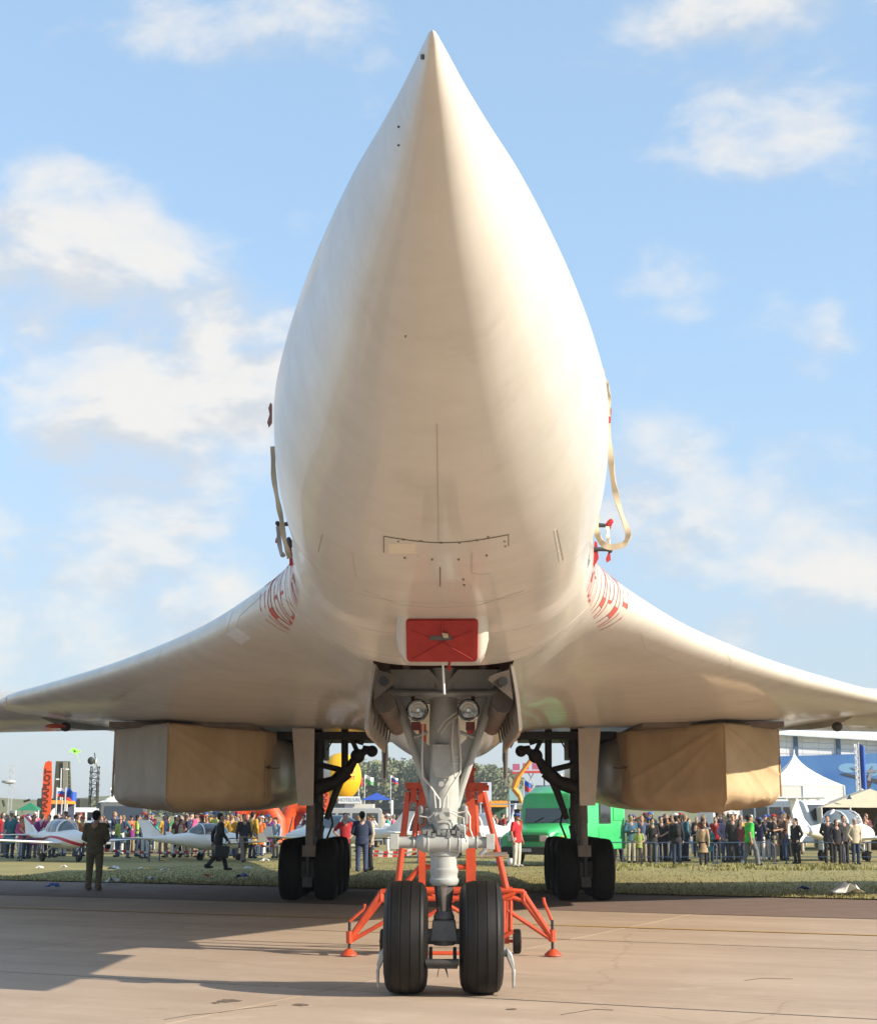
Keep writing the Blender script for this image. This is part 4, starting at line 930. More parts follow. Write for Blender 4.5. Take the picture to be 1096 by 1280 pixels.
# ------------------------------------------------------------------ people
def limb_pose(name):
    # local frame: facing -Y, feet at z=0, 1.75 m tall; joints for left (+x) and right (-x)
    J = dict(hip=[(.09, 0, .93), (-.09, 0, .93)], kn=[(.10, -.01, .50), (-.10, -.01, .50)], an=[(.105, .02, .09), (-.105, .02, .09)],
             sh=[(.175, 0, 1.42), (-.175, 0, 1.42)], el=[(.235, .03, 1.13), (-.235, .03, 1.13)], wr=[(.245, -.04, .88), (-.245, -.04, .88)], lean=0.0, turn=0.0, nod=0.0)
    if name == 'stride':
        J['kn'] = [(.10, -.17, .53), (-.10, .05, .51)]; J['an'] = [(.10, -.27, .10), (-.10, .33, .17)]
        J['el'] = [(.23, .12, 1.14), (-.23, -.08, 1.14)]; J['wr'] = [(.24, .12, .89), (-.22, -.22, .94)]; J['lean'] = .05
    elif name == 'stroll':
        J['kn'] = [(.10, .04, .50), (-.10, -.13, .52)]; J['an'] = [(.10, .20, .11), (-.10, -.18, .09)]
        J['el'] = [(.235, -.04, 1.13), (-.235, .09, 1.13)]; J['wr'] = [(.235, -.16, .92), (-.24, .06, .88)]
    elif name == 'folded':
        J['el'] = [(.25, -.02, 1.15), (-.25, -.02, 1.15)]; J['wr'] = [(-.02, -.23, 1.16), (.02, -.25, 1.20)]
    elif name == 'camera':
        J['el'] = [(.26, -.14, 1.22), (-.26, -.14, 1.22)]; J['wr'] = [(.07, -.27, 1.50), (-.07, -.27, 1.50)]
    elif name == 'phone':
        J['el'] = [(.25, .02, 1.14), (-.25, -.04, 1.14)]; J['wr'] = [(.12, -.24, 1.10), (-.12, -.26, 1.42)]; J['nod'] = .2
    elif name == 'pockets':
        J['el'] = [(.28, .06, 1.14), (-.28, .06, 1.14)]; J['wr'] = [(.20, -.06, .93), (-.20, -.06, .93)]
    elif name == 'behind':
        J['el'] = [(.26, .10, 1.15), (-.26, .10, 1.15)]; J['wr'] = [(.05, .17, .98), (-.05, .18, .96)]
    elif name == 'hips':
        J['el'] = [(.36, .07, 1.18), (-.36, .07, 1.18)]; J['wr'] = [(.19, -.03, 1.02), (-.19, -.03, 1.02)]; J['kn'] = [(.13, -.02, .50), (-.12, 0, .50)]; J['an'] = [(.15, .02, .09), (-.15, .02, .09)]
    elif name == 'front':
        J['el'] = [(.25, -.02, 1.14), (-.25, -.02, 1.14)]; J['wr'] = [(.06, -.24, 1.02), (-.06, -.24, 1.02)]
    elif name == 'seated':
        J['hip'] = [(.09, .02, .80), (-.09, .02, .80)]; J['kn'] = [(.11, -.36, .66), (-.11, -.38, .60)]; J['an'] = [(.11, -.42, .24), (-.11, -.36, .14)]
        J['sh'] = [(.165, .02, 1.28), (-.165, .02, 1.28)]; J['el'] = [(.21, -.03, 1.02), (-.21, -.03, 1.02)]; J['wr'] = [(.12, -.24, .82), (-.12, -.24, .80)]
    elif name == 'look_up':
        J['nod'] = -.25; J['el'] = [(.25, .05, 1.14), (-.25, -.02, 1.14)]; J['wr'] = [(.23, 0, .90), (-.12, -.22, 1.05)]
    return J
def remeshed(b, vox, name, smooth_it=3):
    me = b.mesh(name, False); o = bpy.data.objects.new('tmp', me); col.objects.link(o)
    m = o.modifiers.new('r', 'REMESH'); m.mode = 'VOXEL'; m.voxel_size = vox
    if smooth_it: s = o.modifiers.new('s', 'SMOOTH'); s.iterations = smooth_it; s.factor = .5
    dg = bpy.context.evaluated_depsgraph_get(); out = bpy.data.meshes.new_from_object(o.evaluated_get(dg)); out.name = name
    bpy.data.objects.remove(o); bpy.data.meshes.remove(me); out.shade_smooth(); return out
_pm = {}
def L_(a, b, f): return tuple(a[i]+(b[i]-a[i])*f for i in range(3))
def person_part(part, pose, var=''):
    k = (part, pose, var)
    if k in _pm: return _pm[k]
    J = limb_pose(pose); b = MB(); dz = J['sh'][0][2]-1.42; dy = J['sh'][0][1]; ln = J['lean']
    sh = [(x, y-ln, z) for x, y, z in J['sh']]; hip = J['hip']; hc = (0, hip[0][1], hip[0][2]); nk = (0, dy-ln, 1.47+dz)
    hd = (0, dy-ln-.02-.06*J['nod'], 1.635+dz)
    woman = 'w' in var
    if part == 'body':
        b.cap((0, dy-ln, 1.43+dz), (hd[0], hd[1]+.01, 1.56+dz), .058, .052)
        Mh = Matrix.Rotation(-J['nod'], 3, 'X')
        b.ell((hd[0], hd[1]+.012, hd[2]+.015), (.077, .098, .112), 16, 11, Mh); b.ell((hd[0], hd[1]-.03, hd[2]-.055), (.055, .06, .062), 12, 9, Mh)
        b.cap((0, hd[1]-.085, hd[2]+.02), (0, hd[1]-.112, hd[2]-.018), .010, .015, 8)
        for s in (1, -1): b.ell((s*.078, hd[1]+.02, hd[2]-.005), (.012, .022, .034), 8, 7); b.ell((s*.033, hd[1]-.076, hd[2]+.032), (.022, .014, .008), 8, 5)
        b.ell((0, hd[1]-.086, hd[2]-.058), (.026, .010, .008), 8, 5)
        b.cap((0, dy-ln, 1.40+dz), L_((0, dy-ln, 1.40+dz), hc, .5), .115, .105); b.cap(L_((0, dy-ln, 1.40+dz), hc, .5), hc, .105, .12)
        for i in (0, 1):
            b.cap((0, dy-ln, 1.40+dz), sh[i], .06, .055); b.cap(sh[i], J['el'][i], .048, .038); b.cap(J['el'][i], J['wr'][i], .038, .026)
            b.cap(hip[i], J['kn'][i], .078, .052); b.cap(J['kn'][i], J['an'][i], .05, .036); a = J['an'][i]; b.cap((a[0], a[1]+.03, a[2]-.045), (a[0], a[1]-.15, a[2]-.055), .036, .028)
            w = Vector(J['wr'][i]); d = (w-Vector(J['el'][i])).normalized(); s = Vector((0, 1, 0)) if abs(d.y) < .8 else Vector((1, 0, 0)); s = (s-d*s.dot(d)).normalized(); n = d.cross(s)
            n = n if n.x*(1 if i == 0 else -1) < 0 else -n
            b.cap(w, w+d*.075, .026, .032)
            for q, (o_, l) in enumerate(((-.030, .062), (-.010, .078), (.010, .074), (.029, .058))):
                p0 = w+d*.085+s*o_; p1 = p0+d*l*.55+n*.008; b.cap(p0, p1, .0105, .0098, 6); b.cap(p1, p1+d*l*.4+n*.022, .0098, .008, 6)
            t0 = w+d*.03-s*.026; b.cap(t0, t0+d*.035-s*.022+n*.01, .013, .011, 6); b.cap(t0+d*.035-s*.022+n*.01, t0+d*.065-s*.026+n*.022, .011, .009, 6)
        me = remeshed(b, .0095, 'body', 2)
    elif part == 'top':
        long = 'c' in var; short = 's' in var; bulk = .018 if short else .03
        cw = .16 if woman else .175
        def tors(z, w, d, yy): return [(w*math.cos(2*math.pi*k/20), yy+d*math.sin(2*math.pi*k/20), z) for k in range(20)]
        zb = (.80 if not long else .52)+dz if pose != 'seated' else .74
        y0 = dy-ln; hy = hc[1]
        rings = [tors(zb, .185 if not long else .215, .135 if not long else .155, hy), tors(zb+.10, .18 if not long else .20, .13, hy), tors((zb+1.16+dz)/2+.05, .165+.004, .115, (y0+hy)/2), tors(1.20+dz, cw+.005, .12, y0), tors(1.33+dz, cw+.02, .12, y0), tors(1.42+dz, cw, .098, y0), tors(1.47+dz, .10, .075, y0), tors(1.495+dz, .066, .064, y0)]
        b.loft(rings)
        for i in (0, 1):
            b.cap((0, dy-ln, 1.41+dz), sh[i], .07, .066+bulk*.4)
            if short: e = L_(sh[i], J['el'][i], .72); b.cap(sh[i], e, .066+bulk*.4, .062)
            else:
                b.cap(sh[i], J['el'][i], .062+bulk*.4, .05+bulk*.3); b.cap(J['el'][i], L_(J['el'][i], J['wr'][i], .97), .05+bulk*.3, .04+bulk*.2)
        me = remeshed(b, .016, 'jacket', 3)
    elif part == 'bottom':
        b.ell((hc[0], hc[1], hc[2]+.0), (.165, .122, .13), 16, 9); b.cap((0, hc[1], hc[2]), (0, hc[1], hc[2]+.12), .12, .115)
        for i in (0, 1):
            a = J['an'][i]; b.cap(hip[i], J['kn'][i], .098, .074); b.cap(J['kn'][i], (a[0], a[1], a[2]-.02), .074, .062)
            b.tube([(a[0], a[1]+.01, a[2]+.05), (a[0], a[1]+.01, max(.03, a[2]-.06))], [.064, .07], 12)
        me = remeshed(b, .016, 'trousers', 3)
    elif part == 'skirt':
        rings = []
        for z, w in ((1.02, .15), (.93, .175), (.75, .20), (.52, .235)): rings.append([(w*math.cos(2*math.pi*k/24)*(1+.03*math.sin(k*3)), .78*w*math.sin(2*math.pi*k/24)*(1+.03*math.sin(k*3)), z) for k in range(24)])
        b.loft(rings); me = b.mesh('skirt')
    elif part == 'shoe':
        for i in ((0,) if var == 'l' else (1,)):
            a = J['an'][i]; b.ell((a[0], a[1]-.055, a[2]-.045), (.05, .145, .045), 12, 8); b.ell((a[0], a[1]+.02, a[2]-.015), (.042, .055, .05), 10, 7)
        me = remeshed(b, .014, 'shoe', 2)
    elif part == 'hair':
        if woman:
            b.ell((hd[0], hd[1]+.028, hd[2]+.03), (.092, .105, .108), 16, 10); b.ell((hd[0], hd[1]+.07, hd[2]-.08), (.085, .05, .13), 12, 8); b2 = (hd[0], hd[1]-.085, hd[2]-.03)
        else:
            b.ell((hd[0], hd[1]+.030, hd[2]+.045), (.086, .098, .094), 16, 10); b.ell((hd[0], hd[1]+.065, hd[2]-.02), (.07, .045, .075), 12, 8)
        me = remeshed(b, .013, 'hair', 2)
    elif part == 'cap':
        b.ell((hd[0], hd[1]+.015, hd[2]+.055), (.092, .11, .082), 16, 9, None, -5, 90); b.ell((hd[0], hd[1]-.115, hd[2]+.055), (.072, .075, .010), 14, 6)
        me = b.mesh('cap')
    _pm[k] = me; return me
def wear(name, me, m, root):
    o = bpy.data.objects.new(name, me); col.objects.link(o); o.parent = root
    if len(me.materials) == 0: me.materials.append(None)
    o.material_slots[0].link = 'OBJECT'; o.material_slots[0].material = m; return o
HAIRC = {'dark': (.018, .013, .010), 'brown': (.06, .035, .02), 'fair': (.25, .17, .08), 'grey': (.22, .21, .20), 'white': (.55, .53, .50)}
SKINS = [mat('skin', (.46, .27, .19), .6), mat('skin_light', (.54, .345, .25), .6), mat('skin_tan', (.36, .20, .13), .6)]
def person(loc, rz, pose, top, topc, bot, hair='dark', cap=None, h=1.75, label='', group='visitors at the air show', var='', skirt=False, shoe=(.03, .025, .022), wide=1.0, cat='person', skin=None):
    root = empty('person', loc, label, cat, group, rz); s = h/1.75; root.scale = (s*wide, s*wide, s)
    w = 'w' if var == 'w' else ''
    wear('body', person_part('body', pose, ''), skin or rnd.choice(SKINS), root)
    tv = {'jacket': '', 'shirt': 's', 'coat': 'c'}[top]+w
    wear({'jacket': 'jacket', 'shirt': 'shirt', 'coat': 'coat'}[top], person_part('top', pose, tv), cloth(topc), root)
    if skirt: wear('skirt', person_part('skirt', 'stand'), cloth(bot), root)
    else: wear('trousers', person_part('bottom', pose), cloth(bot), root)
    for sd_ in ('l', 'r'): wear('shoe', person_part('shoe', pose, sd_), cloth(shoe), root)
    wear('hair', person_part('hair', pose, w), cloth(HAIRC[hair]), root)
    if cap: wear('cap', person_part('cap', pose), cloth(cap), root)
    return root
BLK = (.018, .018, .02); NAVY = (.022, .032, .075); JEAN = (.06, .10, .19); DJEAN = (.028, .045, .09); GRY = (.16, .16, .165); KHAKI = (.30, .25, .17); WHT = (.70, .69, .66); RED = (.42, .02, .025); BEI = (.50, .38, .25)
GRN = (.06, .46, .07); YEL = (.60, .33, .04); PNK = (.60, .10, .22); OLV = (.165, .145, .09); LIL = (.27, .24, .40); BRN = (.16, .085, .05); LBL = (.32, .42, .55); ORG = (.62, .16, .03); MAR = (.16, .025, .05); TEAL = (.04, .16, .20)
FRONT, BACK, LEFT, RIGHT = 0, math.pi, -math.pi/2, math.pi/2           # facing the camera, away, to the left, to the right of the photograph
def at(px, py, zoff=.03): q = G(px, py); return (q.x, q.y, zoff)
def hgt(py, ptop): q = G(500, py); return abs(P(500, ptop, q.y).z)
def fp(px, py, top_py, rz, pose, top, topc, bot, hair, label, z=.03, **k):
    q = G(px, py); h = min(1.95, max(1.0, P(px, top_py, q.y).z)); return person((q.x, q.y, z), rz, pose, top, topc, bot, hair, h=h, label=label, **k)
SH = 'men and women on the near grass'
fp(117, 1113, 1014, BACK-.15, 'front', 'jacket', OLV, (.18, .16, .10), 'dark', 'man in an olive brown suit seen from behind, standing on the dark shoulder at left', .004, group='people standing near the bomber', shoe=(.35, .32, .28), wide=1.12)
sm = fp(272, 1090, 1018, RIGHT+.35, 'stride', 'jacket', BLK, BLK, 'dark', 'man in a black suit and white shirt striding right, briefcase at his side', group='people standing near the bomber', skin=SKINS[2], wide=1.08)
b = MB(); q = sm.location; b.prism([(q.x-.03, q.y-.30, .82), (q.x+.40, q.y-.30, .78), (q.x+.36, q.y-.30, .42), (q.x-.05, q.y-.30, .46)], (0, .10, 0)); br = b.build('briefcase', BLACK, None, smooth=False, bevel=.015); tag(br, 'black briefcase carried by the man in the black suit', 'briefcase')
b = MB(); b.tube([(q.x+.08, q.y-.25, .81), (q.x+.12, q.y-.25, .87), (q.x+.24, q.y-.25, .86), (q.x+.28, q.y-.25, .79)], .012, 6); b.build('handle', BLACK, br, local=True)
fp(304, 1079, 1019, FRONT+.5, 'stroll', 'coat', (.022, .022, .03), (.19, .165, .15), 'brown', 'man in a long dark coat and grey trousers walking behind the briefcase man', group='people standing near the bomber')
fp(224, 1073, 1025, RIGHT, 'stride', 'jacket', (.52, .38, .26), (.55, .42, .30), 'brown', 'person in a pale beige suit striding in front of the white light aircraft', group='people standing near the bomber')
fp(452, 1091, 1016, BACK+.1, 'front', 'jacket', (.03, .045, .10), (.05, .075, .16), 'dark', 'man in dark blue overalls seen from behind beside the left main wheels', group='people standing near the bomber', wide=1.1)
fp(431, 1088, 1018, FRONT+.2, 'hips', 'shirt', RED, BLK, 'dark', 'person in a red T-shirt talking to the man in blue overalls', group='people standing near the bomber')
fp(462, 1089, 1020, LEFT+.4, 'stand', 'jacket', (.55, .44, .33), BLK, 'brown', 'person in a cream top half hidden by the man in blue overalls', group='people standing near the bomber')
fp(646, 1085, 1018, FRONT+.9, 'stand', 'shirt', (.55, .02, .03), (.62, .58, .50), 'brown', 'man in a red shirt, blue cap and cream trousers in front of the green van', cap=(.05, .10, .36), group='people standing near the bomber', shoe=(.5, .48, .45), wide=1.08)
fp(767, 1080, 1031, RIGHT+.3, 'seated', 'jacket', (.62, .55, .42), DJEAN, 'dark', 'boy in a cream top sitting on the blue barrier by the green van', group='visitors along the blue barrier')
RB = 'visitors along the blue barrier'
for a in [
 (789, 1080, 1020, FRONT+.3, 'folded', 'jacket', (.055, .13, .20), (.42, .38, .28), 'brown', 'man in a dark teal jacket and cream trousers, arms folded, right of the seated boy'),
 (799, 1082, 1036, FRONT-.2, 'front', 'shirt', (.36, .44, .12), (.18, .14, .12), 'brown', 'child in a yellow green top in front of the man in the teal jacket'),
 (803, 1079, 1021, FRONT-.2, 'stand', 'shirt', (.10, .13, .24), KHAKI, 'fair', 'man in a slate blue shirt behind the child in yellow green'),
 (816, 1080, 1024, FRONT+.1, 'phone', 'jacket', BLK, (.07, .06, .055), 'dark', 'woman in black with both hands raised, left of the white T-shirt'),
 (828, 1078, 1022, FRONT-.3, 'front', 'shirt', (.03, .03, .035), (.03, .028, .03), 'brown', 'woman in a black short-sleeved top and black trousers by the barrier'),
 (834, 1074, 1019, FRONT-.3, 'stand', 'shirt', (.72, .66, .50), GRY, 'fair', 'man in a cream white T-shirt between the women in black and the backpack'),
 (841, 1076, 1020, FRONT, 'stand', 'jacket', (.55, .26, .03), JEAN, 'brown', 'person in an amber yellow top behind the black backpack'),
 (846, 1082, 1021, BACK, 'stand', 'jacket', (.022, .022, .026), (.03, .045, .08), 'dark', 'man in black wearing a backpack, seen from behind at the barrier'),
 (861, 1068, 1024, RIGHT, 'stroll', 'jacket', (.03, .03, .04), (.30, .38, .48), 'dark', 'person in black jacket and pale jeans walking beyond the backpack'),
 (879, 1083, 1029, BACK-.2, 'stroll', 'coat', (.46, .315, .185), BLK, 'brown', 'woman in a camel beige coat seen from behind'),
 (907, 1079, 1021, FRONT+.5, 'pockets', 'jacket', (.25, .22, .38), (.07, .10, .18), 'fair', 'man in a lilac grey windcheater and beige cap by the barrier'),
 (917, 1080, 1019, FRONT, 'stand', 'jacket', (.025, .025, .032), (.03, .03, .035), 'brown', 'man in a black jacket right behind the lilac windcheater'),
 (926, 1080, 1026, FRONT+.2, 'stroll', 'shirt', (.20, .05, .05), (.04, .05, .08), 'dark', 'woman in a maroon top left of the man in the green T-shirt'),
 (938, 1083, 1020, RIGHT+.2, 'stroll', 'shirt', (.05, .52, .06), (.15, .165, .18), 'dark', 'stout man in a bright green T-shirt and grey jeans walking right'),
 (996, 1081, 1024, RIGHT-2.6, 'pockets', 'coat', (.016, .016, .017), BLK, 'dark', 'woman in a long black coat at the tail of the right light aircraft'),
 (1036, 1080, 1021, FRONT-.1, 'behind', 'jacket', (.02, .019, .025), (.018, .018, .022), 'dark', 'tall man in black, leftmost of the four friends at right'),
 (1047, 1083, 1026, FRONT+.1, 'pockets', 'jacket', (.022, .022, .03), (.02, .02, .026), 'dark', 'shorter woman in black second from left among the four friends at right'),
 (1056, 1081, 1021, FRONT+.2, 'pockets', 'jacket', (.05, .046, .045), (.03, .03, .034), 'brown', 'man in charcoal third from left among the four friends at right'),
 (1070, 1082, 1024, FRONT+.2, 'pockets', 'jacket', (.55, .47, .34), DJEAN, 'white', 'white haired man in a cream jacket and blue jeans, rightmost of the four friends')]:
    k = {}
    if 'beige cap' in a[9]: k['cap'] = (.5, .42, .3)
    if 'stout' in a[9]: k['wide'] = 1.28
    if 'backpack, seen' in a[9]: pass
    if 'woman' in a[9]: k['var'] = 'w'
    o = fp(*a, group=RB, **k)
    if 'backpack, seen' in a[9]:
        q = o.location; b = MB(); b.cap((q.x, q.y-.20, 1.12), (q.x, q.y-.19, 1.34), .15, .12, 14); b.cap((q.x, q.y-.30, 1.08), (q.x, q.y-.29, 1.2), .09, .08, 12)
        bp = b.build('backpack', cloth((.012, .012, .014))); tag(bp, 'black backpack worn by the man in black at the barrier', 'backpack')
    if 'camel' in a[9]: pass
# the crowd farther back: every figure its own clothes
CLR = [('black', BLK), ('navy', NAVY), ('white', WHT), ('red', RED), ('grey', GRY), ('beige', BEI), ('pink', PNK), ('green', (.07, .30, .06)), ('amber', YEL), ('brown', BRN), ('light blue', LBL), ('orange', ORG), ('maroon', MAR), ('teal', TEAL), ('lilac', LIL), ('cream', (.62, .54, .40)), ('lime', (.38, .52, .10)), ('charcoal', (.05, .05, .055)), ('purple', (.28, .03, .24)), ('turquoise', (.05, .40, .42))]
BOT = [('black', BLK), ('jeans', JEAN), ('dark jeans', DJEAN), ('grey', GRY), ('khaki', KHAKI), ('white', WHT)]
DARKC = [CLR[0], CLR[1], CLR[4], CLR[17], CLR[9], CLR[12], CLR[2]]
CAPS = [None, None, None, None, ('white', WHT), ('red', RED), ('blue', (.05, .10, .36)), ('black', BLK)]
used = set()
def crowd(n, x0, x1, y0, y1, where, bias=(), seed=1, dark=False):
    r = random.Random(seed); c = 0; tries = 0; spots = []
    while c < n and tries < 4000:
        tries += 1; px = r.uniform(x0, x1); Y = r.uniform(y0, y1); q = P(px, 1020, Y)
        if any((q.x-a)**2+(Y-b_)**2 < .42**2 for a, b_ in spots): continue
        tn, tc = r.choice(CLR if not dark or r.random() < .3 else DARKC); bn, bc = r.choice(BOT); cp = r.choice(CAPS); hn = r.choice(['dark', 'dark', 'brown', 'brown', 'fair', 'grey']); garm = r.choice(['jacket', 'jacket', 'shirt', 'shirt', 'coat']); sex = r.random() < .42
        key = (tn, garm, bn, cp[0] if cp else hn, where, sex)
        if key in used: continue
        used.add(key); spots.append((q.x, Y)); c += 1
        lab = '%s in %s %s, %s, %s, %s' % ('woman' if sex else 'man', tn, garm, 'blue jeans' if bn == 'jeans' else bn if 'jeans' in bn else bn+' trousers', (cp[0]+' cap') if cp else hn+' hair', where)
        pose = r.choice(['stand', 'folded', 'camera', 'phone', 'pockets', 'behind', 'hips', 'front', 'stroll', 'look_up', 'stand', 'pockets'])
        hue = [max(.008, v*r.uniform(.8, 1.15)) for v in tc]; hue = [round(v, 2) if v > .03 else round(v, 3) for v in hue]
        person((q.x, Y, .03 if Y < 150 else -.03), r.choice([FRONT, FRONT, BACK, LEFT, RIGHT])+r.uniform(-.6, .6), pose, garm, tc, bc, hn, cap=cp[1] if cp else None, h=r.uniform(1.15, 1.4) if r.random() < .07 else r.uniform(1.62, 1.86) if not sex else r.uniform(1.55, 1.72), label=lab, group='crowd of visitors', var='w' if sex else '')
crowd(34, -8, 135, 63, 86, 'behind the red-striped aircraft', seed=1)
crowd(20, 0, 150, 88, 110, 'below the orange banner', seed=2)
crowd(22, 138, 250, 62, 84, 'behind the plain white tail', seed=3)
crowd(34, 232, 348, 62, 82, 'right of the briefcase man', seed=4)
crowd(14, 225, 350, 84, 100, 'under the orange inflatable', seed=5)
crowd(16, 350, 512, 64, 96, 'near the grey minibus', seed=6)
crowd(12, 455, 530, 98, 125, 'under the blue canopy', seed=7)
crowd(14, 585, 640, 70, 110, 'left of the green van', seed=8)
crowd(30, 783, 925, 57.5, 74, 'below the right engine cover', seed=9, dark=True)
crowd(12, 900, 1000, 62, 78, 'by the loudspeaker box', seed=10, dark=True)
crowd(14, 1040, 1110, 62, 84, 'at the beige tent', seed=11, dark=True)
crowd(16, 782, 985, 57.4, 61, 'just beyond the blue barrier', seed=12, dark=True)
crowd(12, 0, 120, 60.5, 66, 'close behind the striped aircraft', seed=13)
crowd(10, 125, 345, 60.5, 66, 'close behind the white aircraft', seed=14)

# ------------------------------------------------------------------ light aircraft
LGLASS = mat('canopy_glass', (.10, .12, .13), .08, spec=.8, coat=.6)
def light_plane(loc, rz, label, stripe=None, ttail=False, cat='light aircraft', span=8.4, s=1.0, ventral=False):
    root = empty('light_aircraft', loc, label, cat, 'small white aircraft on show', rz); root.scale = (s, s, s)
    def body_m():
        m = mat('plane_white', (.80, .80, .79), .3, coat=.3)
        if not stripe: return m
        if 'plane_striped' in _mats: return _mats['plane_striped']
        m2 = bpy.data.materials.new('plane_striped'); m2.use_nodes = True; nt = m2.node_tree; N = nt.nodes.new; L = nt.links.new; bs = nt.nodes['Principled BSDF']; bs.inputs['Roughness'].default_value = .3
        tc = N('ShaderNodeTexCoord'); sx = N('ShaderNodeSeparateXYZ'); L(tc.outputs['Object'], sx.inputs[0])
        def M(op, a, b=None):
            k = N('ShaderNodeMath'); k.operation = op
            for i, v in enumerate((a, b)):
                if v is None: continue
                if isinstance(v, (int, float)): k.inputs[i].default_value = v
                else: L(v, k.inputs[i])
            return k.outputs[0]
        y, z = sx.outputs[1], sx.outputs[2]
        c = M('ADD', M('MULTIPLY', M('SINE', M('MULTIPLY', M('ADD', y, .4), 1.15)), .12), .98); c = M('SUBTRACT', c, M('MULTIPLY', M('MAXIMUM', M('SUBTRACT', y, .2), 0), .12))
        w = M('ADD', .045, M('MULTIPLY', M('ABSOLUTE', M('SUBTRACT', y, .3)), .022))
        c2 = M('ADD', 1.12, M('MULTIPLY', M('ABSOLUTE', M('ADD', y, 1.6)), .42))
        m1 = M('LESS_THAN', M('ABSOLUTE', M('SUBTRACT', z, c)), w)
        m3 = M('MULTIPLY', M('LESS_THAN', M('ABSOLUTE', M('SUBTRACT', z, c2)), .07), M('LESS_THAN', y, -1.8))
        mk = M('MAXIMUM', m1, m3); mx = N('ShaderNodeMix'); mx.data_type = 'RGBA'; L(mk, mx.inputs[0]); mx.inputs[6].default_value = (.80, .79, .77, 1); mx.inputs[7].default_value = (.48, .02, .05, 1); L(mx.outputs[2], bs.inputs[0])
        _mats['plane_striped'] = m2; return m2
    WP = body_m(); W2 = mat('plane_white', (.80, .80, .79), .3, coat=.3)
    st = [(-3.3, .04, .05, 1.12), (-2.9, .10, .12, 1.10), (-2.0, .20, .20, 1.05), (-1.0, .38, .34, 1.02), (-.2, .54, .46, 1.0), (.6, .56, .47, .98), (1.4, .50, .40, .95), (2.0, .38, .32, .93), (2.35, .24, .24, .92), (2.45, .16, .16, .92)]
    b = MB(); b.loft([[(w*math.cos(2*math.pi*k/20), y, zc+h*math.sin(2*math.pi*k/20)) for k in range(20)] for y, w, h, zc in st]); f = b.build('fuselage', WP, root, local=True, ang=60)
    b = MB(); b.ell((0, .15, 1.28), (.47, 1.15, .52), 20, 9, None, 0, 90); b.build('canopy', LGLASS, root, local=True)
    b = MB(); 
    for y in (-.35, .75): b.tube([(.50*math.cos(R(a)), y, 1.28+.49*math.sin(R(a))) for a in range(0, 181, 20)], .035, 6)
    b.tube([(0, -1.0, 1.36), (0, -.4, 1.78)], .05, 6); b.build('canopy_frame', W2, root, local=True)
    for sg in (-1, 1):
        b = MB(); b.v = []; pan = wing_panel(.4, -.35 , 1.25, .16, .78, span/2, -.1, .75, .09, .98, sg, 9); pan.v = [(x, .85-(y), z) for x, y, z in pan.v]; pan.build('wing', W2, root, local=True)
        b = MB(); b.prism([(sg*span/2, .9, .96), (sg*(span/2+.02), .25, .96), (sg*(span/2+.12), .25, 1.36), (sg*(span/2+.10), .5, 1.36)], (sg*.03, 0, 0)); b.build('winglet', W2, root, local=True)
        b = MB(); b.tube([(sg*.35, .35, .75), (sg*.85, .25, .3)], .035, 8); b.build('gear_leg', W2, root, local=True)
        b = MB(); b.lathe([(-.06, .08), (-.07, .16), (-.04, .19), (.04, .19), (.07, .16), (.06, .08)], (sg*.88, .25, .19), 'X', 18); b.build('tyre', RUBBER, root, local=True)
    b = MB(); b.lathe([(-.05, .07), (-.05, .15), (.05, .15), (.05, .07)], (0, 1.9, .15), 'X', 16); b.build('tyre', RUBBER, root, local=True)
    b = MB(); b.tube([(0, 1.9, .7), (0, 1.9, .15)], .03, 8); b.build('gear_leg', W2, root, local=True)
    ft = 2.15 if ttail else 1.95
    b = MB(); zb = .55 if ventral else 1.05
    b.loft([[(-.05, -2.2, 1.15), (-.05, -3.35, zb), (.05, -3.35, zb), (.05, -2.2, 1.15)], [(-.04, -2.75, 1.5), (-.04, -3.5, 1.5), (.04, -3.5, 1.5), (.04, -2.75, 1.5)], [(-.025, -3.15, ft), (-.025, -3.72, ft), (.025, -3.72, ft), (.025, -3.15, ft)]]); b.build('tail_fin', WP, root, local=True, smooth=False)
    zt = ft+.02 if ttail else 1.12; b = MB()
    for sg in (-1, 1): b.loft([[(sg*.02, -2.9-.3*ttail, zt-.035), (sg*.02, -3.65-.2*ttail, zt-.01), (sg*.02, -3.65-.2*ttail, zt+.01), (sg*.02, -2.9-.3*ttail, zt+.035)], [(sg*1.35, -3.1-.3*ttail, zt-.02), (sg*1.35, -3.6-.2*ttail, zt-.01), (sg*1.35, -3.6-.2*ttail, zt+.01), (sg*1.35, -3.1-.3*ttail, zt+.02)]])
    b.build('tailplane', W2, root, local=True, smooth=False)
    b = MB(); b.lathe([(2.42, .17), (2.55, .15), (2.7, .08), (2.76, .01)], (0, 0, .92), 'Y', 16); b.build('spinner', W2, root, local=True)
    for a in (20, 140, 260):
        Mx = Matrix.Rotation(R(a), 3, 'Y'); b = MB(); b.box(Mx @ Vector((0, 2.58, .45))+Vector((0, 0, .92)), (.09, .025, .80), Mx, (.6, 1)); b.build('propeller_blade', BLACK, root, local=True)
    return root
def XY(px, Y, z=.03): q = P(px, 1020, Y); return (q.x, Y, z)
p1 = light_plane(XY(76, 58.6), -R(140), 'white light aircraft with red stripes along its side behind the suited man', stripe=True, s=.86)
p2 = light_plane(XY(258, 58.6), -R(50), 'plain white light aircraft with upturned wingtips left of the main gear', s=.78)
p3 = light_plane(XY(1048, 58.5), -R(40), 'white T-tailed light aircraft among the group at far right', ttail=True, ventral=True, s=1.06)
p4 = light_plane(XY(424, 61), R(60), 'white light aircraft partly hidden behind the left main wheels', s=.95)
p5 = light_plane(XY(600, 64), R(150), 'white T-tailed light aircraft beyond the orange stand', ttail=True)
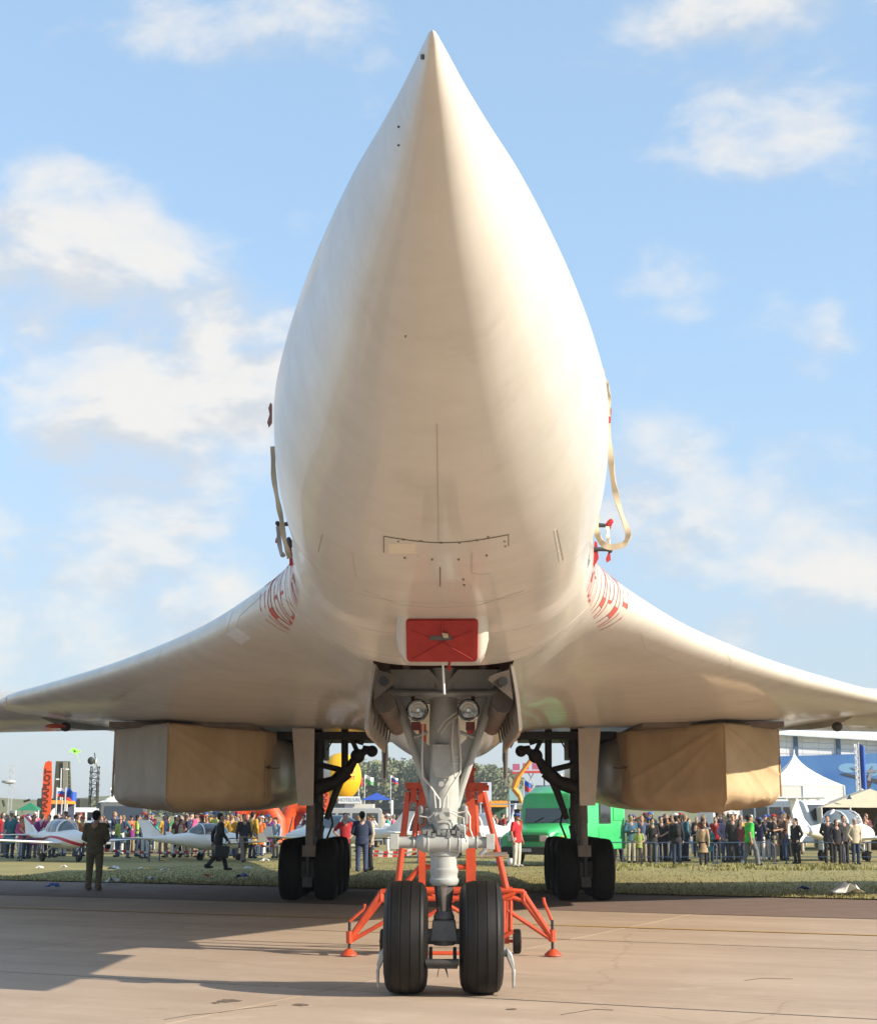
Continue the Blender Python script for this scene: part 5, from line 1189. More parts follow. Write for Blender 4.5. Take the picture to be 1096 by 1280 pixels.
lt = lettering('LS-K', .3, (-.06, -3.05, .92), (math.pi/2, 0, -math.pi/2), mat('grey_letters', (.25, .26, .30), .6), p3, .004)

# ------------------------------------------------------------------ green van
def van():
    q = XY(703, 54.6); root = empty('green_van', q, 'bright green bonneted box van parked behind the right main wheels', 'van', None, -R(33))
    G_ = mat('van_green', (.05, .47, .15), .32, var=.1, coat=.5); GL = glass_mat('van_glass'); W = 1.02
    def sec(y, hw, zb, zt, rr_): return [(-hw, y, zb), (hw, y, zb), (hw, y, zt-rr_), (hw-rr_*.35, y, zt-rr_*.3), (hw-rr_, y, zt), (-hw+rr_, y, zt), (-hw+rr_*.35, y, zt-rr_*.3), (-hw, y, zt-rr_)]
    b = MB(); b.loft([sec(-1.15, W*.98, .5, 2.05, .15), sec(-1.05, W, .5, 2.45, .25), sec(-.5, W*1.03, .5, 2.68, .30), sec(.4, W*1.04, .5, 2.72, .30), sec(2.75, W*1.04, .5, 2.72, .28), sec(2.85, W, .55, 2.6, .3)]); body = b.build('body', G_, root, local=True, ang=40, bevel=.03)
    b = MB(); b.loft([sec(-2.45, W*.80, .62, 1.12, .12), sec(-2.35, W*.86, .58, 1.22, .16), sec(-1.6, W*.94, .55, 1.38, .2), sec(-1.1, W*.98, .5, 1.45, .2)]); b.build('bonnet', G_, root, local=True, ang=40, bevel=.03)
    for s in (-1, 1):
        b = MB(); b.loft([[(s*(W*.72+.34*u), -2.42+.0*u, .62), (s*(W*.72+.34*u), -2.40, .98), (s*(W*.72+.34*u), -2.1, 1.12), (s*(W*.72+.34*u), -1.5, 1.08), (s*(W*.72+.34*u), -1.2, .85), (s*(W*.72+.34*u), -1.2, .6)] for u in (0, .8, 1)]); b.build('fender', G_, root, local=True, ang=40, bevel=.04)
        b = MB(); b.box((s*.62, -2.46, .92), (.30, .06, .20)); b.build('headlight', mat('headlight_glass', (.55, .56, .55), .1, spec=.8, coat=.8), root, local=True, bevel=.02)
        b = MB(); b.box((s*.80, -2.56, .52), (.12, .05, .08)); b.build('indicator', mat('amber_lens', (.65, .10, .02), .3), root, local=True, bevel=.01)
        b = MB(); b.box((s*1.075, -2.0, 1.0), (.03, .12, .05)); b.build('side_lamp', mat('amber_lamp', (.62, .25, .03), .3), root, local=True)
        b = MB(); b.prism([(s*(W*1.03+.004), -.95, 1.42), (s*(W*1.03+.012), -.95, 1.60), (s*(W*1.04+.004), -.80, 2.12), (s*(W*1.04+.01), -.15, 2.15), (s*(W*1.04+.01), -.15, 1.42)], (s*.012, 0, 0)); b.build('side_window', GL, root, local=True, smooth=False)
        b = MB(); b.box((s*(W*1.04+.02), 1.15, 1.78), (.03, .86, .74)); fr = b.build('window_frame', mat('window_rubber', (.02, .02, .02), .6), root, local=True, bevel=.05)
        b = MB(); b.box((s*(W*1.04+.034), 1.15, 1.78), (.02, .74, .62)); b.build('window_pane', GL, fr, local=True, bevel=.05)
        b = MB(); b.box((s*(W*1.04+.012), 2.2, 1.85), (.02, .75, .68)); b.build('side_panel', G_, root, local=True, bevel=.008)
        b = MB(); b.box((s*(W*1.04+.010), 1.15, .98), (.02, .95, .7)); b.build('side_panel', G_, root, local=True, bevel=.008)
        b = MB(); b.box((s*(W+.24), -1.05, 1.70), (.18, .07, .42)); b.tube([(s*W, -.95, 1.9), (s*(W+.2), -1.03, 1.85)], .02, 6); b.tube([(s*W, -.95, 1.4), (s*(W+.2), -1.03, 1.55)], .02, 6); b.build('mirror', BLACK, root, local=True)
        for y in (-1.75, 1.9):
            b = MB(); b.lathe([(-.11, .2), (-.13, .33), (-.09, .39), (.09, .39), (.13, .33), (.11, .2)], (s*.86, y, .39), 'X', 28); w = b.build('tyre', RUBBER, root, local=True)
            b = MB(); b.lathe([(-.10, .05), (-.06, .2), (-.10, .215), (.10, .215), (.06, .2), (.10, .05)], (s*.86, y, .39), 'X', 20); b.build('rim', STEEL, root, local=True)
    b = MB(); b.prism([(-.86, -1.175, 1.44), (.86, -1.175, 1.44), (.82, -1.115, 2.1), (-.82, -1.115, 2.1)], (0, -.02, .003)); b.build('windscreen', GL, root, local=True, smooth=False)
    for s in (-1, 1):
        b = MB(); b.tube([(s*.35-.1, -1.22, 1.46), (s*.35+.25, -1.20, 1.62)], .012, 5); b.build('wiper', BLACK, root, local=True)
    b = MB(); b.box((0, -2.56, .52), (1.95, .16, .26)); b.build('bumper', mat('bumper_dark', (.03, .032, .03), .6), root, local=True, bevel=.03)
    b = MB(); b.box((0, -2.64, .54), (.46, .02, .11)); b.build('number_plate', mat('plate_grey', (.42, .42, .42), .5), root, local=True)
    b = MB()
    for k in range(5): b.box((0, -2.475, .84+k*.045), (.85, .03, .018))
    gl = b.build('grille', BLACK, root, local=True, smooth=False); gl['kind'] = 'stuff'
    b = MB(); b.tube([(-.15, .3, 2.7), (-.2, .3, 3.15)], .03, 6); b.build('roof_antenna', WHITE, root, local=True)
van()

# ------------------------------------------------------------------ barriers, tape, litter
BLUEP = mat('barrier_blue', (.045, .085, .16), .45, var=.2)
def barrier_proto():
    b = MB(); w, h, r = 2.2, .98, .22; pts = [(-w/2, 0, .0), (-w/2, 0, h-r)]+[(-w/2+r-r*math.cos(R(a)), 0, h-r+r*math.sin(R(a))) for a in (30, 60, 90)]+[(w/2-r+r*math.cos(R(a)), 0, h-r+r*math.sin(R(a))) for a in (90, 60, 30)]+[(w/2, 0, h-r), (w/2, 0, 0)]
    b.tube(pts, .024, 8); me = b.mesh('frame'); c = MB(); c.tube([(-w/2, 0, .32), (w/2, 0, .32)], .018, 6); m2 = c.mesh('rail'); d = MB(); d.tube([(0, -.25, .02), (0, .25, .02)], .02, 6); m3 = d.mesh('foot')
    for m in (me, m2, m3): m.materials.append(BLUEP)
    return me, m2, m3
BPM = barrier_proto()
def barrier(px, py, label, rz=0, hs=.76):
    q = G(px, py); root = empty('crowd_barrier', (q.x, q.y, .03), label, 'barrier', 'blue crowd barriers', rz); root.scale = (1, 1, hs)
    obj_from('frame', BPM[0], None, root); obj_from('rail', BPM[1], None, root)
    for s in (-1, 1): f = obj_from('foot', BPM[2], None, root); f.location = (s*1.08, 0, 0)
for px, lab in [(785, 'blue barrier under the seated boy'), (858, 'blue barrier in front of the black backpack'), (930, 'blue barrier ending at the green T-shirt man'), (1021, 'blue barrier beside the long black coat'), (1094, 'blue barrier at the right border, right of the four friends')]: barrier(px, 1081, lab, .03)
for px, lab in [(64, 'blue barrier in front of the red-striped light aircraft'), (-12, 'blue barrier at the left border of the grass'), (150, 'blue barrier just right of the olive suit man'), (236, 'blue barrier in front of the plain white light aircraft'), (318, 'blue barrier left of the left main wheels'), (486, 'blue barrier right of the left main wheels')]: barrier(px, 1077.5, lab, .02, .86)
def tape(x0, x1, py0, py1, Y, label):
    m = bpy.data.materials.get('striped_tape')
    if not m:
        m = bpy.data.materials.new('striped_tape'); m.use_nodes = True; nt = m.node_tree; tc = nt.nodes.new('ShaderNodeTexCoord'); w = nt.nodes.new('ShaderNodeTexWave'); w.inputs['Scale'].default_value = .9; nt.links.new(tc.outputs['Object'], w.inputs[0])
        r = nt.nodes.new('ShaderNodeValToRGB'); r.color_ramp.interpolation = 'CONSTANT'; r.color_ramp.elements[0].color = (.65, .62, .6, 1); r.color_ramp.elements[1].color = (.55, .03, .03, 1); r.color_ramp.elements[1].position = .5
        nt.links.new(w.outputs[0], r.inputs[0]); nt.links.new(r.outputs[0], nt.nodes['Principled BSDF'].inputs[0])
    a, c = P(x0, py0, Y), P(x1, py1, Y); b = MB(); n = 14; vs = []
    top = []; bot = []
    for i in range(n+1):
        f = i/n; q = a.lerp(c, f); z = q.z-.10*math.sin(math.pi*f); top.append((q.x, Y+.02*math.sin(i), z+.04)); bot.append((q.x, Y+.02*math.sin(i), z-.04))
    b.loft([[t, bb, (bb[0], bb[1]+.006, bb[2]), (t[0], t[1]+.006, t[2])] for t, bb in zip(top, bot)])
    o = b.build('barrier_tape', m, None, smooth=False); tag(o, label, 'tape', 'red and white tapes')
tape(462, 520, 1063, 1061, 57, 'upper red and white tape right of the left main wheels'); tape(130, 260, 1062, 1063, 61, 'red and white tape under the plain white light aircraft'); tape(455, 530, 1068, 1065, 56.4, 'lower red and white tape beside the blue overalls'); tape(318, 356, 1056, 1053, 60, 'short red and white tape left of the left main wheels')
LIT = [(66, 1113, (.06, .14, .45), .30, 'blue scrap near the left border of the verge'), (141, 1106, (.62, .62, .62), .38, 'white paper just right of the olive suit man'), (188, 1104, (.5, .5, .5), .30, 'grey paper right at the grass edge'), (177, 1090, (.72, .72, .72), .22, 'crumpled white paper left of the yellow scrap'),
       (183, 1089, (.50, .36, .06), .18, 'small yellow scrap beside crumpled paper'), (206, 1091, (.66, .7, .72), .24, 'pale crumpled bag in the shaded grass'), (205, 1079, (.62, .36, .06), .24, 'yellow wrapper in the sunlit grass below the white plane'), (303, 1101, (.12, .15, .42), .36, 'blue bag in the shade near the left main wheels'),
       (331, 1079, (.75, .75, .74), .34, 'white bag lying left of the left main wheels'), (260, 1099, (.5, .12, .05), .22, 'reddish scrap in front of the briefcase man'), (310, 1089, (.5, .5, .55), .26, 'grey scrap behind the blue bag'), (142, 1090, (.6, .64, .66), .36, 'pale torn sheet right of the olive suit man'),
       (1058, 1121, (.75, .74, .74), .62, 'big white sheet on the grass edge at right'), (1004, 1116, (.10, .12, .34), .28, 'blue scrap in the shade at right'), (1048, 1110, (.6, .6, .6), .2, 'small grey scrap above the big white sheet'), (618, 1083, (.62, .70, .78), .34, 'pale blue bag behind the orange stand'),
       (50, 1088, (.6, .62, .64), .22, 'white scrap in the grass left of the olive suit man'), (80, 1087, (.7, .7, .7), .2, 'small white scrap between two blue posts')]
for px, py, c, w, lab in LIT:
    q = G(px, py); r = random.Random(px); b = MB(); n = 5; vs = []
    for j in range(n):
        for i in range(n): vs.append((q.x+(i/(n-1)-.5)*w, q.y+(j/(n-1)-.5)*w*.9, .07+r.random()*w*.42*math.sin(math.pi*(i+.5)/n)))
    b.add(vs, [(j*n+i, j*n+i+1, (j+1)*n+i+1, (j+1)*n+i) for j in range(n-1) for i in range(n-1)]); o = b.build('litter', mat('litter_%d' % px, c, .8), None, smooth=False); md = o.modifiers.new('t', 'SOLIDIFY'); md.thickness = .006; tag(o, lab, 'litter', 'litter on the grass')
b = MB(); q = G(639, 1084); b.ell((q.x, q.y, .16), (.15, .15, .15), 16, 10); o = b.build('ball', WHITE); tag(o, 'white ball at the feet of the man in red', 'ball')

# ------------------------------------------------------------------ things behind the crowd
def simple(name, label, cat, group=None, loc=None): return empty(name, loc, label, cat, group)
ORB = mat('banner_orange', (.75, .10, .025), .75, var=.08); GRT = mat('tent_green', (.02, .20, .10), .8, var=.2); DARKG = mat('military_dark', (.035, .04, .032), .7, var=.3); OLIVE = mat('military_olive', (.085, .085, .05), .75, var=.3, vscale=2)
WFAB = mat('white_tent_fabric', (.76, .74, .70), .75, var=.06); BGF = mat('beige_tent_fabric', (.60, .51, .36), .8, var=.12)
def feather_banner(pl, Y, textb, label, tx, size):
    x = P(pl[0][0], 1020, Y).x; root = simple('feather_banner', label, 'banner', 'orange feather banners', (x, Y, 0))
    b = MB(); b.prism([P(px, py, Y) for px, py in pl], (0, .04, 0)); b.build('banner_cloth', ORB, root, smooth=False)
    a = P(pl[0][0], pl[0][1], Y); t = P(pl[-1][0], pl[-1][1], Y); b = MB(); b.tube([(a.x, Y+.02, 0), (a.x, Y+.02, a.z), (t.x, Y+.02, t.z)], .04, 8); b.build('pole', GREYD, root)
    c = P(tx[0], tx[1], Y); lettering(textb, size, Vector((c.x, Y-.015, c.z))-root.location, (math.pi/2, -math.pi/2+tx[2], 0), mat('banner_letters', (.13, .03, .02), .8), root, .004, .01)
feather_banner([(52, 1028), (62.5, 1025), (65.5, 990), (65, 952), (61, 951), (57, 953), (55, 960), (53.5, 985)], 74, 'PARAPLOT', 'tall orange feather banner with dark letters above the crowd at left', (58.5, 988, .06), .42)
feather_banner([(400, 1016), (408, 1016), (411.5, 1000), (411, 985), (408, 982), (403, 986), (401, 998)], 82, 'PARA', 'short orange feather banner partly behind the left main gear', (405, 1000, .1), .5)
def pagoda(px, Y, wpx, ybase_eave, ypeak, label, fab=WFAB, low=None, win=False, m_side=None, concave=True):
    c = P(px, 1020, Y); hw = wpx/2/F*Y; ze = P(px, ybase_eave, Y).z; zp = P(px, ypeak, Y).z
    root = simple('tent', label, 'tent', 'tents behind the visitors', (c.x, Y+hw, 0)); b = MB(); rings = []
    for i in range(9):
        f = i/8; k = (1-f)**(1.9 if concave else 1.0); w = hw*max(k, .012); z = ze+(zp-ze)*f
        rings.append([(c.x-w, Y+hw-w, z), (c.x, Y+hw-w, z-.0), (c.x+w, Y+hw-w, z), (c.x+w, Y+hw, z), (c.x+w, Y+hw+w, z), (c.x, Y+hw+w, z), (c.x-w, Y+hw+w, z), (c.x-w, Y+hw, z)])
    b.loft(rings); b.build('roof', fab, root, ang=25)
    for k in range(4):
        a = k*math.pi/2; M3 = Matrix.Rotation(a, 3, 'Z'); p0 = M3 @ Vector((-hw, -hw, 0)); b = MB(); b.tube([(c.x+p0.x*.99, Y+hw+p0.y*.99, 0), (c.x+p0.x*.99, Y+hw+p0.y*.99, ze)], .05, 8); b.build('pole', WHITE, root)
        if low is not None:
            z0 = low; ctr = M3 @ Vector((0, -hw*.985, 0)); b = MB(); b.box((c.x+ctr.x, Y+hw+ctr.y, (ze+z0)/2), (hw*1.96, .03, ze-z0-.02), M3); w_ = b.build('wall_panel', m_side or fab, root, smooth=False)
            if win and k in (0, 3):
                for i in range(4):
                    b = MB(); o_ = (-.45+i*.26)*hw; u = M3 @ Vector((o_, -hw*1.0, 0)); uw = M3 @ Vector((hw*.085, 0, 0)); zz = z0+(ze-z0)*.35; hh_ = (ze-z0)*.45
                    cc_ = Vector((c.x+u.x, Y+hw+u.y, 0)); b.prism([cc_-uw+Vector((0, 0, zz)), cc_+uw+Vector((0, 0, zz)), cc_+uw+Vector((0, 0, zz+hh_*.7)), cc_+Vector((0, 0, zz+hh_)), cc_-uw+Vector((0, 0, zz+hh_*.7))], M3 @ Vector((0, -.02, 0))); b.build('window_pane', mat('tent_window', (.42, .45, .47), .2), w_, smooth=False)
    return root
pagoda(34, 96, 28, 1013, 1003, 'small green canopy tent over the crowd at left', GRT, concave=False)
pagoda(470, 104, 38, 1000, 990.5, 'blue canopy above the minibus and crowd', mat('canopy_blue', (.03, .09, .42), .7, var=.2), concave=False)
pagoda(138, 150, 30, 1003, 994, 'white flat tent far behind the dark mast', WFAB, low=0, concave=False)
pagoda(1007, 98, 98, 982, 935, 'tall white pagoda tent with arched windows in front of the blue mural', WFAB, low=0, win=True)
pagoda(948, 92, 112, 982, 940, 'white pagoda tent half hidden by the right engine cover', WFAB, low=0)
def ridge_tent():
    Y = 76; c = P(1100, 1020, Y); root = simple('tent', 'beige ridge tent with a dark triangle badge at the right border', 'tent', 'tents behind the visitors', (c.x, Y, 0))
    A, B_, C_ = P(1026, 1009, Y), P(1087, 986, Y+1), P(1150, 1010, Y); b = MB(); d = Vector((1.2, 7, 0))
    b.add([A, B_, C_, A+d, B_+d, C_+d], [(0, 1, 4, 3), (1, 2, 5, 4), (0, 2, 1), (3, 4, 5)]); b.build('roof', BGF, root, smooth=False)
    b = MB(); b.add([A, C_, (C_.x, Y, 0), (A.x, Y, 0), A+d, C_+d, (C_.x+d.x, Y+7, 0), (A.x+d.x, Y+7, 0)], [(4, 5, 6, 7), (0, 4, 7, 3), (1, 2, 6, 5)]); b.build('side_cloth', BGF, root, smooth=False)
    b = MB(); t = [P(1057, 999, Y-.03), P(1064, 999, Y-.03), P(1061, 993, Y-.03)]; b.prism(t, (0, -.02, 0)); b.build('badge', mat('badge_blue', (.03, .06, .14), .6), root, smooth=False)
    lettering('TENT', .5, P(1088, 994, Y-.2)-root.location, (R(70), 0, 0), mat('tent_letters', (.35, .36, .36), .7), root, .004) if False else None
    for px in (1026, 1062, 1098, 1150): q = P(px, 1009, Y); b = MB(); b.tube([(q.x, Y, 0), (q.x, Y, q.z)], .04, 6); b.build('pole', WHITE, root)
ridge_tent()
def hangar():
    Y = 175; z = lambda px, py: P(px, py, Y).z; X = lambda px: P(px, 1020, Y).x; root = simple('hangar', 'large white hangar with dark blue posts and a blue mural across its front', 'hangar', None, (X(1040), Y, 0))
    xl, xr = X(885), X(1330); el = lambda x: z(972, 918.5)+(x-X(972))*(z(1096, 926)-z(972, 918.5))/(X(1096)-X(972)); n = 22
    CL = mat('cladding_white', (.78, .79, .80), .55, var=.08); 
    b = MB(); b.prism([(xl, Y, -.05), (xr, Y, -.05), (xr, Y, el(xr)), (xl, Y, el(xl))], (0, .3, 0)); wl = b.build('wall', mat('wall_base', (.35, .37, .40), .7), root, smooth=False)
    for i in range(n):
        xa, xb = xl+(xr-xl)*i/n, xl+(xr-xl)*(i+1)/n
        for (f0, f1) in ((0.0, .24), (.245, .50), (.505, .75), (.755, 1)):
            za, zb_ = 8.0+f0*(el((xa+xb)/2)-8.0), 8.0+f1*(el((xa+xb)/2)-8.0); b = MB(); b.box(((xa+xb)/2, Y-.06, (za+zb_)/2), (xb-xa-.03, .1, zb_-za-.03)); b.build('wall_panel', CL, wl, smooth=False)
    b = MB(); b.add([(xl-1, Y-1.2, el(xl)+.05), (xr, Y-1.2, el(xr)+.05), (xr, Y+45, el(xr)+7.5), (xl-1, Y+45, el(xl)+7.5), (xl-1, Y-1.2, el(xl)+.35), (xr, Y-1.2, el(xr)+.35), (xr, Y+45, el(xr)+7.8), (xl-1, Y+45, el(xl)+7.8)], [(0, 1, 2, 3), (4, 5, 6, 7), (0, 1, 5, 4), (3, 2, 6, 7), (0, 3, 7, 4), (1, 2, 6, 5)]); b.build('roof', mat('roof_white', (.74, .75, .76), .5), root, smooth=False)
    for px in (945, 997.5, 1051, 1105, 1160): b = MB(); b.box((X(px), Y-.2, (8+el(X(px)))/2), (.48, .25, el(X(px))-8.05)); b.build('post', mat('post_blue', (.05, .10, .20), .5), root, smooth=False)
    Ym = Y-1.0; zt = lambda px: P(px, 945.5-(px-972)*.03, Ym).z
    m = bpy.data.materials.new('mural_blue'); m.use_nodes = True; nt = m.node_tree; tc = nt.nodes.new('ShaderNodeTexCoord'); no = nt.nodes.new('ShaderNodeTexNoise'); no.inputs['Scale'].default_value = .12; no.inputs['Detail'].default_value = 6; nt.links.new(tc.outputs['Object'], no.inputs[0]); rp = nt.nodes.new('ShaderNodeValToRGB')
    rp.color_ramp.elements[0].position = .35; rp.color_ramp.elements[0].color = (.012, .10, .36, 1); rp.color_ramp.elements[1].position = .8; rp.color_ramp.elements[1].color = (.12, .28, .52, 1); nt.links.new(no.outputs[0], rp.inputs[0]); nt.links.new(rp.outputs[0], nt.nodes['Principled BSDF'].inputs[0])
    b = MB(); b.prism([(P(900, 1020, Ym).x, Ym, 0), (P(1320, 1020, Ym).x, Ym, 0), (P(1320, 1020, Ym).x, Ym, zt(1320)), (P(900, 1020, Ym).x, Ym, zt(900))], (0, .25, 0)); mu = b.build('mural', m, root, smooth=False)
    def flat(pl, name, m_, d): b = MB(); b.prism([P(x, y, Ym-d) for x, y in pl], (0, .03, 0)); b.build(name, m_, mu, smooth=False)
    DK = mat('mural_dark', (.035, .035, .05), .7); MID = mat('mural_grey', (.20, .22, .28), .7)
    flat([(1080+9*math.cos(R(a)), 978+10*math.sin(R(a))) for a in range(0, 360, 20)], 'mural_shape', DK, .05)
    flat([(1050, 967), (1056, 966.5), (1075, 970), (1096, 974), (1120, 980), (1120, 983), (1096, 979), (1072, 973.5), (1056, 969.5)], 'mural_shape', DK, .08)
    flat([(1083, 975), (1087, 962), (1091, 957), (1090, 966), (1087, 977)], 'mural_shape', MID, .11); flat([(1064, 958), (1080, 963), (1096, 962), (1096, 965), (1080, 966), (1066, 961)], 'mural_shape', MID, .14)
    flat([(1060+13*math.cos(R(a)), 960+6*math.sin(R(a))) for a in range(0, 360, 20)], 'mural_cloud', mat('mural_haze', (.16, .33, .55), .7), .03); flat([(1090+14*math.cos(R(a)), 962+8*math.sin(R(a))) for a in range(0, 360, 20)], 'mural_cloud', mat('mural_haze', (.16, .33, .55), .7), .035)
hangar()
# lattice tower with a blue flag
def lattice(px, Y, ytop, w, label, m, name='lattice_tower', cat='tower', n=10):
    c = P(px, 1020, Y); zt = P(px, ytop, Y).z; root = simple(name, label, cat, None, (c.x, Y, 0)); h = w/2
    for sx in (-1, 1):
        for sy in (-1, 1): b = MB(); b.tube([(c.x+sx*h, Y+sy*h, 0), (c.x+sx*h*.8, Y+sy*h*.8, zt)], max(.03, w*.06), 6); b.build('leg', m, root)
    b = MB()
    for k in range(n):
        z0, z1 = zt*k/n, zt*(k+1)/n
        for sy in (-1, 1): b.tube([(c.x-h, Y+sy*h, z0), (c.x+h*.9, Y+sy*h, z1)], max(.02, w*.035), 5); b.tube([(c.x-h*.95, Y+sy*h, z0), (c.x+h*.95, Y+sy*h, z0)], max(.02, w*.035), 5)
        for sx in (-1, 1): b.tube([(c.x+sx*h, Y-h, z0), (c.x+sx*h, Y+h, z1)], max(.02, w*.035), 5)
    o = b.build('bracing', m, root); o['kind'] = 'stuff'; return root, c, zt
lattice(1076, 84, 930, .32, 'slim white truss mast standing before the blue mural', WHITE, 'truss_mast', 'mast', 16)
def flag_pole(px, Y, ytop, cloths, label, group='flags behind the visitors', fw=1.5, fh=1.0, side=1):
    c = P(px, 1020, Y); zt = P(px, ytop, Y).z; root = simple('flag_pole', label, 'flag', group, (c.x, Y, 0)); b = MB(); b.tube([(c.x, Y, 0), (c.x, Y, zt)], .04, 7); b.build('pole', mat('pole_grey', (.5, .5, .5), .4), root)
    n = len(cloths)
    for i, m in enumerate(cloths):
        b = MB(); z1 = zt-.05-fh*i/n; z0 = z1-fh/n; k = 8; rings = []
        for j in range(k+1): f = j/k; yy = Y+.12*math.sin(f*7); dz = -.18*f+.05*math.sin(f*6); rings.append([(c.x+side*fw*f, yy-.01, z0+dz), (c.x+side*fw*f, yy+.01, z0+dz), (c.x+side*fw*f, yy+.01, z1+dz), (c.x+side*fw*f, yy-.01, z1+dz)])
        b.loft(rings); b.build('flag_stripe' if n > 1 else 'flag_cloth', m, root)
FW = mat('flag_white', (.75, .75, .74), .8); FB = mat('flag_blue', (.03, .10, .42), .8); FR = mat('flag_red', (.55, .03, .05), .8); FG = mat('flag_green', (.10, .35, .12), .8)
flag_pole(70, 80, 984, [FW, FB, FR], 'white blue and red flag just right of the orange banner', fw=.9, fh=.45*1)
flag_pole(81, 78, 984, [FB], 'dark blue flag right of the tricolour', fw=.55, fh=.45); flag_pole(77, 82, 987, [FW, FB, FR], 'second tricolour flag beside the blue flag', fw=.5, fh=.36)
flag_pole(1077, 83, 928, [FB], 'narrow blue flag on the slim white truss mast', fw=.35, fh=2.4)
flag_pole(448, 120, 968, [FR], 'red flag right of the yellow balloon', fw=.9, fh=.65, side=.35); flag_pole(455.5, 121, 968, [FW, FG], 'white and green flag beside the red flag', fw=.7, fh=.6)
flag_pole(488, 125, 969, [FW, FB, FR], 'tricolour flag above the blue canopy', fw=.6, fh=.5); flag_pole(98, 140, 983, [FW, FB], 'white and blue flag far behind the dark mast', fw=1, fh=.8) if False else flag_pole(137, 150, 984, [FW, FB], 'white and blue flag far behind the dark mast', fw=.6, fh=.5)
flag_pole(655, 130, 975, [FB, FR], 'blue and red flag under the orange boom', fw=.6, fh=.9)
# dark mast with a dish
def dish_mast():
    root, c, zt = lattice(116.5, 112, 958, .62, 'dark lattice mast with a round dish and antenna on top', DARKG, 'radar_mast', 'mast', 12); Y = 112
    q = P(115, 951, Y); b = MB(); b.ell((q.x, Y-.2, q.z), (.26, .22, .28), 14, 9); b.build('dish', DARKG, root); b = MB(); q2_ = P(119, 952, Y); b.lathe([(-.1, .1), (.1, .28)], (q2_.x, Y, q2_.z), 'X', 14); b.build('dish', mat('dish_pale', (.45, .44, .40), .6), root)
    b = MB(); b.tube([(c.x+.1, Y, zt), P(118.5, 941, Y)], .04, 6); b.tube([P(121.5, 1003, Y), P(122, 977, Y)], .09, 8); b.tube([P(112, 1003, Y), P(116, 985, Y)], .06, 6); b.build('antenna', DARKG, root)
    b = MB(); b.box((c.x, Y, .9), (3.2, 4, 1.5)); b.build('base_vehicle', DARKG, root, bevel=.1)
dish_mast()
# tall olive antenna panel on a truck
def panel_radar():
    Y = 118; c = P(77, 1020, Y); root = simple('radar_truck', 'tall olive radar panel rising behind the orange banner', 'radar', None, (c.x, Y, 0)); z0, z1 = P(77, 998, Y).z, P(77, 951.5, Y).z; hw = 10.0/F*Y
    a = [(c.x-hw*1.0, Y, z1), (c.x+hw*.65, Y, z1), (c.x+hw*1.05, Y, z0), (c.x-hw*1.1, Y, z0)]; b = MB(); b.prism(a, (0, .35, 0)); b.build('panel', OLIVE, root, smooth=False)
    for k in range(5): f = k/4; b = MB(); x0 = c.x+hw*(.35+.12*k)-hw*.25; b.tube([(x0-hw*.12, Y-.1, z1-.05), (x0+hw*.05, Y-.1, z0)], .05, 6); b.build('rib', mat('rib_pale', (.22, .22, .17), .6), root)
    for k in range(9): z = z0+(z1-z0)*k/8.2; b = MB(); b.tube([(c.x+hw*.15, Y-.12, z), (c.x+hw*.9, Y-.12, z)], .03, 5); b.build('rung', mat('rib_pale', (.22, .22, .17), .6), root)
    b = MB(); b.box((c.x, Y+.6, z0-1.0), (3.4, 3, 2.0)); b.build('carrier', DARKG, root, bevel=.1)
panel_radar()
def lamp_post():
    Y = 90; root = simple('lamp_post', 'slim pole with two white floodlights in front of the olive radar panel', 'lamp', None, (P(76, 1020, Y).x, Y, 0)); b = MB(); b.tube([(P(76, 1020, Y).x, Y, 0), P(77, 960, Y), P(82, 962, Y)], .04, 6); b.build('pole', mat('pole_grey', (.5, .5, .5), .4), root)
    for px, py in ((84.5, 961.5), (72.5, 974)): b = MB(); q = P(px, py, Y); b.box(q, (.18, .12, .08)); b.build('floodlight', WHITE, root)
lamp_post()
# faint far communications tower
lattice(12, 330, 955, .7, 'faint grey communications tower far off at the left border', mat('far_tower', (.40, .42, .44), .8), 'communications_tower', 'tower', 8)
b = MB(); q = P(11.5, 977, 330); b.lathe([(-.5, .4), (-.2, 1.5), (.2, 1.5), (.5, .4)], q, 'Z', 16); 
for o_ in list(col.objects):
    if o_.name.startswith('communications_tower'): b.build('platform', mat('far_platform', (.42, .43, .42), .8), o_)
# green kite
b = MB(); Yk = 70; k0 = [P(92, 934.5, Yk), P(102, 939, Yk+.3), P(95, 943, Yk), P(87, 938.5, Yk-.2)]; b.prism(k0, (0, .02, 0)); kt = b.build('kite', mat('kite_green', (.18, .60, .05), .7), None, smooth=False); tag(kt, 'bright green kite flying low above the mast', 'kite')
b = MB(); b.prism([P(92, 937, Yk-.05), P(96, 938.5, Yk-.05), P(94, 941, Yk-.05)], (0, -.01, 0)); b.build('kite_patch', mat('kite_patch', (.05, .12, .03), .7), kt, smooth=False, local=True)
b = MB(); b.tube([P(96, 942, Yk), P(98, 948, Yk), P(100.5, 954, Yk)], .015, 5); b.build('kite_tail', mat('kite_tail', (.45, .62, .30), .7), kt, local=True)
